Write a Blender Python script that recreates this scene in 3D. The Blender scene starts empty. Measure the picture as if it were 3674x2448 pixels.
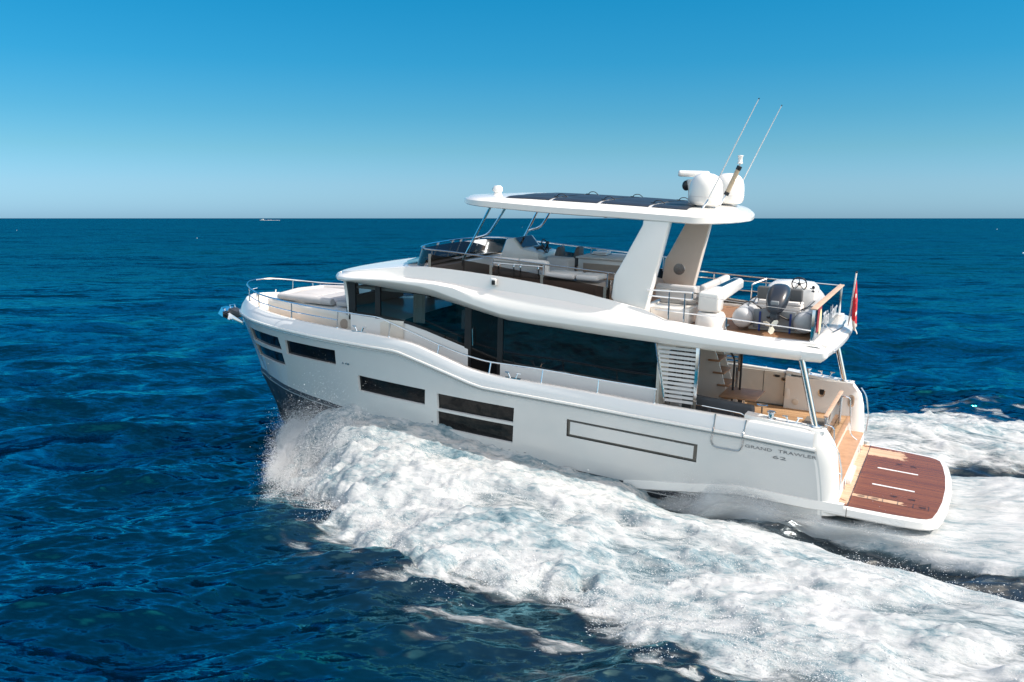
import bpy, bmesh, math, random
import numpy as np
from mathutils import Vector, Matrix
from mathutils.geometry import delaunay_2d_cdt

S = bpy.context.scene
C = S.collection
R = math.radians
random.seed(7)

# ------------------------------------------------------------------ camera, sky, sun, exposure
CAM_H = 6.26
cam_d = bpy.data.cameras.new('camera')
cam_d.sensor_width = 36.0
cam_d.lens = 33.05
cam_d.clip_start = 0.1
cam_d.clip_end = 90000.0
cam = bpy.data.objects.new('camera', cam_d)
cam.location = (0, 0, CAM_H)
cam.rotation_euler = (R(90 - 7.443), 0, 0)
C.objects.link(cam)
S.camera = cam

SUN_AZ = -19.0      # degrees from +X, counter-clockwise: light comes from the right of the picture, a little behind the camera
SUN_EL = 44.0
sun_dir = Vector((math.cos(R(SUN_EL)) * math.cos(R(SUN_AZ)), math.cos(R(SUN_EL)) * math.sin(R(SUN_AZ)), math.sin(R(SUN_EL))))
W = bpy.data.worlds.new('World')
S.world = W
W.use_nodes = True
nt = W.node_tree
bg = nt.nodes['Background']
sky = nt.nodes.new('ShaderNodeTexSky')
sky.sky_type = 'NISHITA'
sky.sun_disc = False
sky.sun_elevation = R(SUN_EL)
sky.sun_rotation = R(90 - SUN_AZ)
sky.altitude = 0
sky.air_density = 1.0
sky.dust_density = 0.6
sky.ozone_density = 2.0
# the clear, deep blue of this sky: the physical sky is tinted by height above the horizon
tcw = nt.nodes.new('ShaderNodeTexCoord'); spw = nt.nodes.new('ShaderNodeSeparateXYZ'); nt.links.new(tcw.outputs['Generated'], spw.inputs[0])
def sky_ramp(stops):
    t_ = nt.nodes.new('ShaderNodeValToRGB'); e_ = t_.color_ramp.elements
    e_[0].position = stops[0][0]; e_[0].color = (*stops[0][1], 1); e_[1].position = stops[-1][0]; e_[1].color = (*stops[-1][1], 1)
    for q_, c_ in stops[1:-1]:
        k_ = e_.new(q_); k_.color = (*c_, 1)
    nt.links.new(spw.outputs[2], t_.inputs[0]); return t_
LOW = [(.009, (.25,.45,.76)), (.035, (.235,.41,.635)), (.07, (.175,.37,.495)), (.105, (.115,.35,.465)), (.156, (.055,.345,.47)), (.225, (.024,.355,.48))]
ahead = sky_ramp(LOW + [(.40, (.10,.42,.56)), (.80, (.60,.80,.80))])
behind = sky_ramp([(.009, (.62,.66,.80)), (.10, (.75,.72,.72)), (.225, (1.0,.92,.80)), (.40, (1.9,1.50,1.05)), (.55, (3.8,2.6,1.6)), (.75, (4.8,3.0,1.7))])      # unseen sky behind the camera, brightened to fill the shaded port side
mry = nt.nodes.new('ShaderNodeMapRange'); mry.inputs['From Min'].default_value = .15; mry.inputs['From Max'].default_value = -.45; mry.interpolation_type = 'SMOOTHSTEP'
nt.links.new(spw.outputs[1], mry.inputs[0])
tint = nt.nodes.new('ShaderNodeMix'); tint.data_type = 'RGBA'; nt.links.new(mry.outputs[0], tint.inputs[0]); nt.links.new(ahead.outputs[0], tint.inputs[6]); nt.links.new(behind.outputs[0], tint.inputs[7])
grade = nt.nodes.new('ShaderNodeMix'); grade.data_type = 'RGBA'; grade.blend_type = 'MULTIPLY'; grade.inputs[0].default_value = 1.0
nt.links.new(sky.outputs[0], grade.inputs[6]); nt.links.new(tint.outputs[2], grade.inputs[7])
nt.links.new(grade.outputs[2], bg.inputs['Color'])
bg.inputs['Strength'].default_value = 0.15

sun_l = bpy.data.lights.new('sun', 'SUN')
sun_l.energy = 3.1
sun_l.angle = R(0.5)
sun_l.color = (1.0, 0.95, 0.87)
sun = bpy.data.objects.new('sun', sun_l)
sun.rotation_euler = (-sun_dir).to_track_quat('-Z', 'Y').to_euler()
sun.location = sun_dir * 60
C.objects.link(sun)

S.view_settings.view_transform = 'Standard'
S.view_settings.look = 'None'
S.view_settings.exposure = 0.75
S.view_settings.gamma = 1.0
S.view_settings.use_curve_mapping = False

# ------------------------------------------------------------------ helpers
def pchip(xs, ys):
    xs = np.array(xs, float); ys = np.array(ys, float)
    h = np.diff(xs); d = np.diff(ys) / h
    m = np.zeros(len(xs)); m[0] = d[0]; m[-1] = d[-1]
    for i in range(1, len(xs) - 1):
        if d[i-1] * d[i] > 0:
            w1 = 2*h[i] + h[i-1]; w2 = h[i] + 2*h[i-1]
            m[i] = (w1 + w2) / (w1 / d[i-1] + w2 / d[i])
    def f(x):
        x = np.clip(x, xs[0], xs[-1])
        i = np.clip(np.searchsorted(xs, x) - 1, 0, len(xs) - 2)
        t = (x - xs[i]) / h[i]
        r = ((1 + 2*t) * (1-t)**2 * ys[i] + t * (1-t)**2 * h[i] * m[i] + t*t*(3 - 2*t) * ys[i+1] + t*t*(t-1) * h[i] * m[i+1])
        return float(r) if np.ndim(r) == 0 else r
    return f
def lin(xs, ys): return lambda x: float(np.interp(x, xs, ys))

class G:
    """collects vertices and faces of one mesh"""
    def __init__(s): s.v = []; s.f = []
    def add(s, v, f):
        o = len(s.v); s.v += [tuple(p) for p in v]; s.f += [tuple(i + o for i in q) for q in f]; return s
    def box(s, x0, x1, y0, y1, z0, z1, bev=0.0, seg=2):
        return s.hull8([(x0,y0,z0),(x1,y0,z0),(x1,y1,z0),(x0,y1,z0),(x0,y0,z1),(x1,y0,z1),(x1,y1,z1),(x0,y1,z1)], bev, seg)
    def hull8(s, p, bev=0.0, seg=2):
        f = [(0,3,2,1),(4,5,6,7),(0,1,5,4),(1,2,6,5),(2,3,7,6),(3,0,4,7)]
        return s.solid(p, f, bev, seg)
    def solid(s, p, f, bev=0.0, seg=2):
        if bev <= 0: return s.add(p, f)
        bm = bmesh.new(); vs = [bm.verts.new(q) for q in p]
        for q in f: bm.faces.new([vs[i] for i in q])
        bmesh.ops.recalc_face_normals(bm, faces=bm.faces)
        ed = [e for e in bm.edges if len(e.link_faces) == 2 and e.calc_face_angle(0) > 0.5]
        bmesh.ops.bevel(bm, geom=ed, offset=bev, segments=seg, profile=0.5, affect='EDGES', clamp_overlap=True)
        bm.verts.index_update()
        r = s.add([v.co[:] for v in bm.verts], [[v.index for v in q.verts] for q in bm.faces]); bm.free(); return r
    def prism(s, poly, axis, a, b, bev=0.0, seg=2):
        n = len(poly)
        def mk(p, w): q = list(p); q.insert(axis, w); return q
        v = [mk(p, a) for p in poly] + [mk(p, b) for p in poly]
        f = [tuple(range(n)), tuple(range(2*n-1, n-1, -1))] + [(i, i+n, (i+1) % n + n, (i+1) % n) for i in range(n)]
        return s.solid(v, f, bev, seg)
    def loft(s, rows, closed=False, caps=False):
        m = len(rows[0]); v = [p for r in rows for p in r]; f = []
        for i in range(len(rows) - 1):
            for j in range(m if closed else m - 1):
                k = (j + 1) % m
                f.append((i*m + j, i*m + k, (i+1)*m + k, (i+1)*m + j))
        if caps: f += [tuple(range(m)), tuple(range(len(v)-1, len(v)-m-1, -1))]
        return s.add(v, f)
    def tube(s, path, r, n=8, closed=False, cap=True):
        P = [Vector(p) for p in path]; rows = []; L = len(P); up = None
        for i in range(L):
            a = P[(i-1) % L] if (closed or i > 0) else P[i]; b = P[(i+1) % L] if (closed or i < L-1) else P[i]
            t = (b - a).normalized()
            if up is None:
                up = Vector((0,0,1)) if abs(t.z) < 0.9 else Vector((1,0,0))
            x = t.cross(up)
            if x.length < 1e-4: x = t.cross(Vector((0.3,1,0.2)))
            x.normalize(); up = x.cross(t).normalized()
            rr = r[i] if isinstance(r, (list, tuple)) else r
            rows.append([P[i] + (x*math.cos(2*math.pi*k/n) + up*math.sin(2*math.pi*k/n)) * rr for k in range(n)])
        if closed: rows.append(rows[0])
        return s.loft(rows, closed=True, caps=cap and not closed)
    def lathe(s, prof, c=(0,0,0), n=24, M=None):
        rows = []
        for (r, z) in prof:
            rows.append([(r*math.cos(2*math.pi*k/n), r*math.sin(2*math.pi*k/n), z) for k in range(n)])
        M = M or Matrix.Identity(4); cc = Vector(c)
        rows = [[(M @ Vector(p)) + cc for p in q] for q in rows]
        return s.loft(rows, closed=True, caps=True)
    def ball(s, c, r, n=12, sc=(1,1,1)):
        rows = []
        for i in range(n//2 + 1):
            a = math.pi * max(0.02, min(i / (n//2), .995))
            rows.append([(c[0] + r*sc[0]*math.sin(a)*math.cos(2*math.pi*k/n), c[1] + r*sc[1]*math.sin(a)*math.sin(2*math.pi*k/n), c[2] + r*sc[2]*math.cos(a)) for k in range(n)])
        return s.loft(rows, closed=True, caps=True)
    def mirror(s):
        n = len(s.v); s.v += [(x, -y, z) for x, y, z in s.v]; s.f += [tuple(i + n for i in reversed(q)) for q in s.f]; return s
    def flip(s):
        s.v = [(x, -y, z) for x, y, z in s.v]; s.f = [tuple(reversed(q)) for q in s.f]; return s

def curve(pts, n=6, closed=False):
    """Catmull-Rom through pts"""
    P = [Vector(p) for p in pts]; out = []; L = len(P)
    for i in range(L if closed else L - 1):
        g = (lambda k: P[k % L]) if closed else (lambda k: P[max(0, min(L-1, k))])
        a, b, c, d = g(i-1), g(i), g(i+1), g(i+2)
        for k in range(n):
            t = k / n
            out.append(0.5*((2*b) + (c-a)*t + (2*a-5*b+4*c-d)*t*t + (3*b-a-3*c+d)*t**3))
    if not closed: out.append(P[-1])
    return out
def fillet(pts, r, n=5):
    P = [Vector(p) for p in pts]; out = [P[0]]
    for i in range(1, len(P)-1):
        a = P[i-1]-P[i]; b = P[i+1]-P[i]; d = min(r, a.length*.49, b.length*.49)
        p, q = P[i]+a.normalized()*d, P[i]+b.normalized()*d
        for k in range(n+1):
            t = k/n; out.append(p*(1-t)**2 + P[i]*2*t*(1-t) + q*t*t)
    return out + [P[-1]]

BASE = {}
def make(name, g, mat, parent=None, smooth=True, angle=38, normals=True):
    me = bpy.data.meshes.new(name)
    b = Vector((0,0,0)); p = parent
    while p is not None:
        if p.name in BASE: b = BASE[p.name]
        p = p.parent
    me.from_pydata([Vector(v) - b for v in g.v], [], g.f)
    me.validate(); me.update()
    if normals:
        bm = bmesh.new(); bm.from_mesh(me)
        bmesh.ops.remove_doubles(bm, verts=bm.verts, dist=1e-5)
        bmesh.ops.recalc_face_normals(bm, faces=bm.faces); bm.to_mesh(me); bm.free()
    if smooth:
        me.polygons.foreach_set('use_smooth', [True]*len(me.polygons))
        me.set_sharp_from_angle(angle=R(angle))
    me.materials.append(mat)
    o = bpy.data.objects.new(name, me); C.objects.link(o)
    if parent is not None: o.parent = parent
    return o
def tag(o, label=None, cat=None, group=None, kind=None):
    for k, v in (('label', label), ('category', cat), ('group', group), ('kind', kind)):
        if v: o[k] = v
    return o

YAW, PITCH, ROLL = 2.6876, 0.05034, -0.04999
Rz = Matrix.Rotation(YAW, 4, 'Z'); Ry = Matrix.Rotation(-PITCH, 4, 'Y'); Rx = Matrix.Rotation(ROLL, 4, 'X')
YM = Matrix.Translation((7.645, 20.372, 0.001)) @ Rz @ Ry @ Rx       # yacht frame: x forward, y port, z up
def thing(name, label, cat, base=(0,0,0), group=None, M=None):
    o = bpy.data.objects.new(name, None); C.objects.link(o); o.empty_display_size = .2
    o.matrix_world = (M or YM) @ Matrix.Translation(base)
    BASE[o.name] = Vector(base); tag(o, label, cat, group)
    return o

# ------------------------------------------------------------------ materials
def newmat(name):
    m = bpy.data.materials.new(name); m.use_nodes = True
    n = m.node_tree; return m, n, n.nodes['Principled BSDF']
def ramp(n, fac, stops):
    r = n.nodes.new('ShaderNodeValToRGB'); e = r.color_ramp.elements
    while len(e) > 1: e.remove(e[-1])
    e[0].position = stops[0][0]; e[0].color = (*stops[0][1], 1)
    for p, c in stops[1:]:
        q = e.new(p); q.color = (*c, 1)
    if fac is not None: n.links.new(fac, r.inputs[0])
    return r
def noise(n, scale, detail=3, rough=.55, vec=None, dist=0.0):
    t = n.nodes.new('ShaderNodeTexNoise'); t.inputs['Scale'].default_value = scale; t.inputs['Detail'].default_value = detail
    t.inputs['Roughness'].default_value = rough; t.inputs['Distortion'].default_value = dist
    if vec is not None: n.links.new(vec, t.inputs['Vector'])
    return t
def mapping(n, scale=(1,1,1), rot=(0,0,0), src='Object'):
    tc = n.nodes.new('ShaderNodeTexCoord'); mp = n.nodes.new('ShaderNodeMapping')
    mp.inputs['Scale'].default_value = scale; mp.inputs['Rotation'].default_value = rot
    n.links.new(tc.outputs[src], mp.inputs['Vector']); return mp.outputs[0]
def bump(n, b, h, strength=.2, dist=.01):
    k = n.nodes.new('ShaderNodeBump'); k.inputs['Strength'].default_value = strength; k.inputs['Distance'].default_value = dist
    n.links.new(h, k.inputs['Height']); n.links.new(k.outputs[0], b.inputs['Normal']); return k
def solid(name, col, rough=.4, metal=0.0, coat=0.0, vary=.06, vscale=3.0, bmp=0.0, bscale=60, spec=.5):
    m, n, b = newmat(name)
    v = mapping(n)
    t = noise(n, vscale, 5, .6, v)
    lo = tuple(max(0, c*(1-vary)) for c in col); hi = tuple(min(1, c*(1+vary)) for c in col)
    r = ramp(n, t.outputs['Fac'], [(.3, lo), (.7, hi)]); n.links.new(r.outputs[0], b.inputs['Base Color'])
    b.inputs['Roughness'].default_value = rough; b.inputs['Metallic'].default_value = metal
    b.inputs['Coat Weight'].default_value = coat; b.inputs['Coat Roughness'].default_value = .08
    b.inputs['Specular IOR Level'].default_value = spec
    if bmp: bump(n, b, noise(n, bscale, 4, .6, v).outputs['Fac'], bmp, .004)
    return m
def teak(name, dark, light, scale=1.0, rough=.6, axis='Y', wet=False):
    """planks running along x, seams across"""
    m, n, b = newmat(name)
    tc = n.nodes.new('ShaderNodeTexCoord'); sep = n.nodes.new('ShaderNodeSeparateXYZ'); n.links.new(tc.outputs['Object'], sep.inputs[0])
    ma = n.nodes.new('ShaderNodeMath'); ma.operation = 'MULTIPLY'; ma.inputs[1].default_value = 1/.062/scale; n.links.new(sep.outputs[axis], ma.inputs[0])
    fl = n.nodes.new('ShaderNodeMath'); fl.operation = 'FLOOR'; n.links.new(ma.outputs[0], fl.inputs[0])
    fr = n.nodes.new('ShaderNodeMath'); fr.operation = 'FRACT'; n.links.new(ma.outputs[0], fr.inputs[0])
    wn = n.nodes.new('ShaderNodeTexWhiteNoise'); wn.noise_dimensions = '1D'; n.links.new(fl.outputs[0], wn.inputs['W'])
    g = noise(n, 5, 6, .65, mapping(n, (1.2, 14, 14) if axis == 'Y' else (14, 1.2, 14)))
    mx = n.nodes.new('ShaderNodeMath'); mx.operation = 'MULTIPLY_ADD'; mx.inputs[1].default_value = .45; n.links.new(wn.outputs[0], mx.inputs[0])
    sc = n.nodes.new('ShaderNodeMath'); sc.operation = 'MULTIPLY'; sc.inputs[1].default_value = .55; n.links.new(g.outputs['Fac'], sc.inputs[0]); n.links.new(sc.outputs[0], mx.inputs[2])
    r = ramp(n, mx.outputs[0], [(.2, dark), (.75, light)])
    seam = ramp(n, fr.outputs[0], [(0, (0,0,0)), (.05, (0,0,0)), (.09, (1,1,1)), (.93, (1,1,1)), (.97, (0,0,0))])
    mixc = n.nodes.new('ShaderNodeMix'); mixc.data_type = 'RGBA'
    n.links.new(seam.outputs[0], mixc.inputs[0]); mixc.inputs[6].default_value = (*[c*.35 for c in dark], 1); n.links.new(r.outputs[0], mixc.inputs[7])
    n.links.new(mixc.outputs[2], b.inputs['Base Color']); b.inputs['Roughness'].default_value = rough
    if wet: b.inputs['Coat Weight'].default_value = .6; b.inputs['Coat Roughness'].default_value = .15
    return m
def glass(name, tint, refl=.06, rough=.02):
    m, n, b = newmat(name); n.nodes.remove(b)
    out = n.nodes['Material Output']
    tr = n.nodes.new('ShaderNodeBsdfTransparent'); tr.inputs[0].default_value = (*tint, 1)
    gl = n.nodes.new('ShaderNodeBsdfGlossy'); gl.inputs['Roughness'].default_value = rough; gl.inputs[0].default_value = (.9,.95,1,1)
    fr = n.nodes.new('ShaderNodeFresnel'); fr.inputs[0].default_value = 1.5
    mx = n.nodes.new('ShaderNodeMixShader'); n.links.new(fr.outputs[0], mx.inputs[0]); n.links.new(tr.outputs[0], mx.inputs[1]); n.links.new(gl.outputs[0], mx.inputs[2])
    n.links.new(mx.outputs[0], out.inputs[0]); return m

M = {}
M['white'] = solid('white_gelcoat', (.80,.785,.75), .22, coat=.5, vary=.02, vscale=1.2)
M['hull'] = solid('pale_grey_hull_paint', (.605,.605,.59), .25, coat=.9, vary=.025, vscale=.7)
M['bulwark'] = solid('white_hull_paint', (.74,.74,.735), .25, coat=.4, vary=.02, vscale=.8)
M['warm_shade'] = solid('gelcoat_warm_shade', (.76,.70,.62), .35, coat=.2, vary=.03)  # white gelcoat of inner faces, warm shade and teak bounce put into the colour
M['anti'] = solid('antifouling_paint', (.018,.022,.03), .45, vary=.2)
M['leg'] = solid('leg_gelcoat_warm_shade', (.60,.52,.455), .4, coat=.1, vary=.03)  # white leg with shade and warm bounce light painted into its colour
M['boot'] = solid('dark_boot_stripe', (.05,.055,.065), .3, vary=.1)
M['steel'] = solid('polished_steel', (.78,.79,.80), .12, metal=1.0, vary=.03)
M['steel_dark'] = solid('brushed_steel', (.42,.43,.44), .25, metal=1.0, vary=.08)
M['black'] = solid('black_plastic', (.015,.016,.018), .35, vary=.2)
M['rubber'] = solid('dark_grey_rubber', (.045,.048,.055), .5, vary=.12)
M['pane'] = solid('black_window_glass', (.006,.007,.008), .05, vary=.2, spec=.28)
M['saloon_pane'] = solid('dark_saloon_glass', (.007,.009,.011), .03, vary=.3, spec=.55)
M['glass'] = glass('tinted_glass', (.50,.54,.56))
M['smoke'] = glass('smoked_screen_glass', (.16,.13,.12))
M['clear'] = glass('clear_panel_glass', (.45,.5,.55))
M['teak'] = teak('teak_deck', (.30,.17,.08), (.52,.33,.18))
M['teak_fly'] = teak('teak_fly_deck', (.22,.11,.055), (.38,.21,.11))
M['teak_flat'] = solid('teak_plank', (.40,.23,.13), .5, vary=.18, vscale=6)
M['teak_pale'] = solid('weathered_teak', (.52,.36,.26), .6, vary=.14, vscale=6)
M['cushion'] = solid('light_grey_upholstery', (.46,.45,.45), .8, vary=.06, bmp=.3, bscale=120)
M['cushion_white'] = solid('pale_upholstery', (.62,.60,.58), .8, vary=.05, bmp=.3, bscale=120)
M['cushion_dark'] = solid('charcoal_upholstery', (.07,.075,.085), .85, vary=.1, bmp=.3, bscale=120)
M['grey_seat'] = solid('dark_grey_seat_vinyl', (.10,.105,.11), .6, vary=.1)
M['taupe'] = solid('taupe_panel', (.40,.33,.28), .5, vary=.05)
M['solar'] = solid('solar_panel_cells', (.026,.028,.034), .4, vary=.2, spec=.3)
M['groove'] = solid('dark_beige_groove', (.16,.145,.125), .6, vary=.15)  # dark beige of recess floor, seams, hinge gap and hatch
M['interior'] = solid('dark_interior_wood', (.05,.032,.022), .5, vary=.3)
M['interior_light'] = solid('interior_light_panel', (.35,.34,.33), .5)
M['red'] = solid('red_bunting', (.62,.025,.03), .75, vary=.08, vscale=8)
M['flagwhite'] = solid('white_bunting', (.78,.74,.70), .75, vary=.04)
M['letter'] = solid('dark_chrome_letter', (.20,.21,.22), .3, metal=.7, vary=.2)
M['lettersilver'] = solid('silver_letter', (.70,.71,.73), .35, metal=.2, vary=.05)
M['tube_light'] = solid('light_grey_tube_fabric', (.44,.45,.46), .45, vary=.05)
M['tube_grey'] = solid('mid_grey_tube_fabric', (.20,.22,.235), .45, vary=.06)
M['blue'] = solid('blue_webbing', (.02,.05,.22), .7)
M['cowl'] = solid('dark_navy_engine_cowl', (.022,.027,.038), .32, coat=.25, vary=.1)
M['prop'] = solid('cream_propeller_paint', (.72,.69,.58), .4, vary=.05)
M['yellow'] = solid('cream_yellow_decal', (.72,.62,.36), .5)
M['maroon'] = solid('dark_red_decal', (.25,.02,.03), .5)
M['curtain'] = solid('pale_curtain_cloth', (.62,.66,.60), .85, vary=.05)
M['tan'] = solid('tan_mast_tube', (.42,.34,.24), .4, vary=.08)
M['book'] = solid('white_paper', (.75,.76,.78), .6)

# ------------------------------------------------------------------ sea
rng = np.random.default_rng(11)
UF = np.array([math.cos(YAW), math.sin(YAW)]); VF = np.array([-math.sin(YAW), math.cos(YAW)]); G0 = np.array([7.645, 20.372])
def to_uv(X, Y): return (X-G0[0])*UF[0] + (Y-G0[1])*UF[1], (X-G0[0])*VF[0] + (Y-G0[1])*VF[1]
def to_xy(U, V): return G0[0] + U*UF[0] + V*VF[0], G0[1] + U*UF[1] + V*VF[1]
NW = 128
lam = np.exp(rng.uniform(math.log(.20), math.log(8), NW)); lam[:4] = [14, 17, 21, 12]
wang = R(-80) + rng.normal(0, .50, NW)
wk = 2*math.pi/lam; wph = rng.uniform(0, 2*math.pi, NW)
wamp = .0074*lam*np.where(lam > 5, .5, 1.0)*np.where(lam < .6, .75, 1.0); wamp[:4] = [.07, .08, .08, .05]
def waves(X, Y, cell):
    """Gerstner sum; waves shorter than the local mesh can carry are left to the bump of the material"""
    Z = np.zeros_like(X); DX = np.zeros_like(X); DY = np.zeros_like(X)
    for i in range(NW):
        w = np.clip((lam[i]/cell - 2.2)/2.0, 0, 1)*wamp[i]
        if not np.any(w > 0): continue
        cx, cy = math.cos(wang[i]), math.sin(wang[i])
        ph = wk[i]*(X*cx + Y*cy) + wph[i]
        Z += w*np.cos(ph); s = -w*.85*np.sin(ph); DX += s*cx; DY += s*cy
    return DX, DY, Z
def hash2(ix, iy, seed):
    h = (ix.astype(np.int64)*374761393 + iy.astype(np.int64)*668265263 + seed*1442695041) & 0xffffffff
    h = ((h ^ (h >> 13))*1274126177) & 0xffffffff
    return ((h ^ (h >> 16)) & 0xffff)/65535.0
def vnoise(x, y, seed=0):
    ix = np.floor(x); iy = np.floor(y); fx = x-ix; fy = y-iy
    fx = fx*fx*fx*(fx*(fx*6-15)+10); fy = fy*fy*fy*(fy*(fy*6-15)+10)
    a = hash2(ix, iy, seed); b = hash2(ix+1, iy, seed); c = hash2(ix, iy+1, seed); d = hash2(ix+1, iy+1, seed)
    return (a*(1-fx)+b*fx)*(1-fy) + (c*(1-fx)+d*fx)*fy
def fbm(x, y, oct=4, seed=0, gain=.5):
    t = np.zeros_like(x); a = 1; n = 0
    for o in range(oct):
        t += a*vnoise(x*2**o + 17.3*o, y*2**o - 9.1*o, seed+o); n += a; a *= gain
    return t/n
def sst(a, b, x): t = np.clip((x-a)/(b-a), 0, 1); return t*t*(3-2*t)

# the bow wave and wake, in coordinates along (U, forward) and across (V, to port) the yacht's course
KU  = [-12, -9, -6, -4, -2, 0, 2, 3, 4, 5, 6, 7, 8, 9, 10, 11, 12, 13, 14, 15, 15.8, 16.4, 16.9]
KVH = [2.2, 2.2, 2.2, 2.2, 2.2, 2.35, 2.4, 2.4, 2.4, 2.4, 2.4, 2.4, 2.4, 2.35, 2.25, 2.1, 1.9, 1.6, 1.2, .7, .35, .1, 0]
KZH = [.0, .0, .05, .08, .10, .08, .03, .06, .18, .32, .46, .58, .74, .94, 1.16, 1.36, 1.36, 1.08, .70, .40, .2, .06, 0]
KVO = [12.6, 11.8, 11.0, 10.4, 9.9, 9.4, 8.9, 8.7, 8.5, 8.3, 8.0, 7.7, 7.25, 6.7, 6.1, 5.5, 4.85, 3.9, 2.6, 1.45, .8, .3, .1]
KRG = [.14, .14, .15, .16, .17, .18, .19, .20, .21, .22, .24, .26, .28, .30, .30, .30, .28, .24, .18, .1, .05, 0, 0]
KT0 = [6.2, 5.3, 4.45, 3.85, 3.3, 2.85, 2.42, 2.40, 2.4]      # inner and outer edge of the clear trough beside the hull
KT1 = [7.4, 6.4, 5.4, 4.75, 4.2, 3.65, 3.05, 2.75, 2.45]
def wake(U, V):
    A = np.abs(V)
    vh = np.interp(U, KU, KVH); zh = np.interp(U, KU, KZH); vo = np.interp(U, KU, KVO); rg = np.interp(U, KU, KRG)
    vo = vo + np.where(V < 0, 1.1*sst(4, -3, U), 0)
    wob = (fbm(U*.55, V*.55, 4, 3) - .5)
    vo = vo + wob*2.6*np.clip(vo/6, .1, 1) + (fbm(U*2.0, V*2.6, 4, 5)-.5)*(.9+.7*sst(8, 12, U))*np.clip(vo/6, .1, 1)
    s = (A - vh)/np.maximum(vo - vh, .15)
    sc = np.clip(s, 0, 1.6)
    H = zh*np.clip(1-sc, 0, 1)**1.25 + rg*np.exp(-((sc-.48)/.25)**2)
    H = np.where(s < 0, zh, H)
    mask = np.maximum(sst(1.05, .86, s), .44*sst(1.5, .95, s)*sst(.46, .64, fbm(U*.9+V*.45, V*2.6-U*.5, 4, 71)))  # streaky flecks outside the foam rim imitate pale reflections of the yacht
    front = sst(17.0, 15.6, U)
    H *= front; mask = mask*sst(16.1, 15.2, U)*(1-.30*sst(11.5, 13.5, U)*sst(.15, .5, s))
    # clear trough
    t0 = np.interp(U, KU[:9], KT0); t1 = np.interp(U, KU[:9], KT1)
    tn = (fbm(U*.7, V*3, 3, 8)-.5)*.45
    tr = sst(t0-.18, t0+.18, A+tn)*sst(t1+.35, t1-.1, A+tn)*sst(4.3, 3.4, U)
    low = 1-(1-sst(t1-.2, t1+2.2, A))*sst(4.6, 3.2, U)*sst(t0-.2, t0+.2, A)       # the foam rises only slowly outside the trough
    H = H*(.15+.85*low)*(1-.75*tr) - .14*tr*sst(4, 2, U)
    mask = mask*(1-tr)
    # between hull and trough: thin streaky foam
    inner = sst(t0+.1, t0-.15, A+tn)*sst(3.9, 2.6, U)
    mask = np.where(inner > 0, mask*(1-inner) + inner*(.66+.75*(fbm(U*.5, V*4, 4, 21)-.42) + .25*sst(1.5, -1.5, U)), mask)
    # churned water straight astern
    st = sst(-1.6, -2.6, U)*sst(2.9, 2.2, A)
    H += sst(-2.0, -4.0, U)*sst(2.9, 2.2, A)*(.10 + .22*fbm(U*.9, V*.9, 3, 31)); mask = np.maximum(mask, st)
    gap = sst(-1.2, -2.2, U)*sst(2.5, 3.0, -V)*sst(5.6, 4.6, -V+(fbm(U, V, 3, 77)-.5)*1.2)
    mask *= 1-.80*gap; H -= .15*gap
    edge = sst(-12, -10.5, U)*sst(12.9, 12.2, V)*sst(-15.4, -14.4, V)
    thin = sst(.50, .66, fbm(U*.33+3, V*.75, 4, 83))*sst(.1, .3, s)*sst(1.0, .75, s)
    mask = mask*(1-.45*thin*(1-st))
    return H*edge, np.clip(mask, 0, 1)*edge

U0, U1, V0, V1, DG = -12.0, 17.6, -15.5, 13.0, .046
def polar_sea():
    nth = 1150; th = np.radians(np.linspace(90-64, 90+64, nth))
    r = 1.0/np.linspace(1/4.6, 1/260.0, 760)
    r = np.concatenate([[1.5, 2.5, 3.6], r, np.geomspace(280, 60000, 70)])
    RR, TT = np.meshgrid(r, th, indexing='ij')
    X = RR*np.cos(TT); Y = RR*np.sin(TT)
    dr = np.gradient(r)[:, None]*np.ones_like(X); cell = np.maximum(dr*.8, RR*(th[1]-th[0]))
    dx, dy, z = waves(X, Y, cell)
    U, V = to_uv(X, Y)
    inside = (U > U0+.12) & (U < U1-.12) & (V > V0+.12) & (V < V1-.12)
    n0, n1 = X.shape
    idx = np.arange(n0*n1).reshape(n0, n1)
    q = np.stack([idx[:-1,:-1], idx[1:,:-1], idx[1:,1:], idx[:-1,1:]], -1).reshape(-1, 4)
    ins = inside.ravel()
    q = q[~(ins[q].all(1))]
    return np.stack([(X+dx).ravel(), (Y+dy).ravel(), z.ravel()], 1), q
nu = int((U1-U0)/DG); nv = int((V1-V0)/DG)
GU, GV = np.meshgrid(np.linspace(U0, U1, nu), np.linspace(V0, V1, nv), indexing='ij')
GX, GY = to_xy(GU, GV)
gdx, gdy, gz = waves(GX, GY, np.full_like(GX, DG))
HW, MK = wake(GU, GV)
calm = 1-.65*sst(0, .8, MK)
PX, PY, PZ = GX+gdx*calm, GY+gdy*calm, gz*calm + HW
def grid_quads(n0, n1):
    idx = np.arange(n0*n1).reshape(n0, n1)
    return np.stack([idx[:-1,:-1], idx[1:,:-1], idx[1:,1:], idx[:-1,1:]], -1).reshape(-1, 4)
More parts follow.
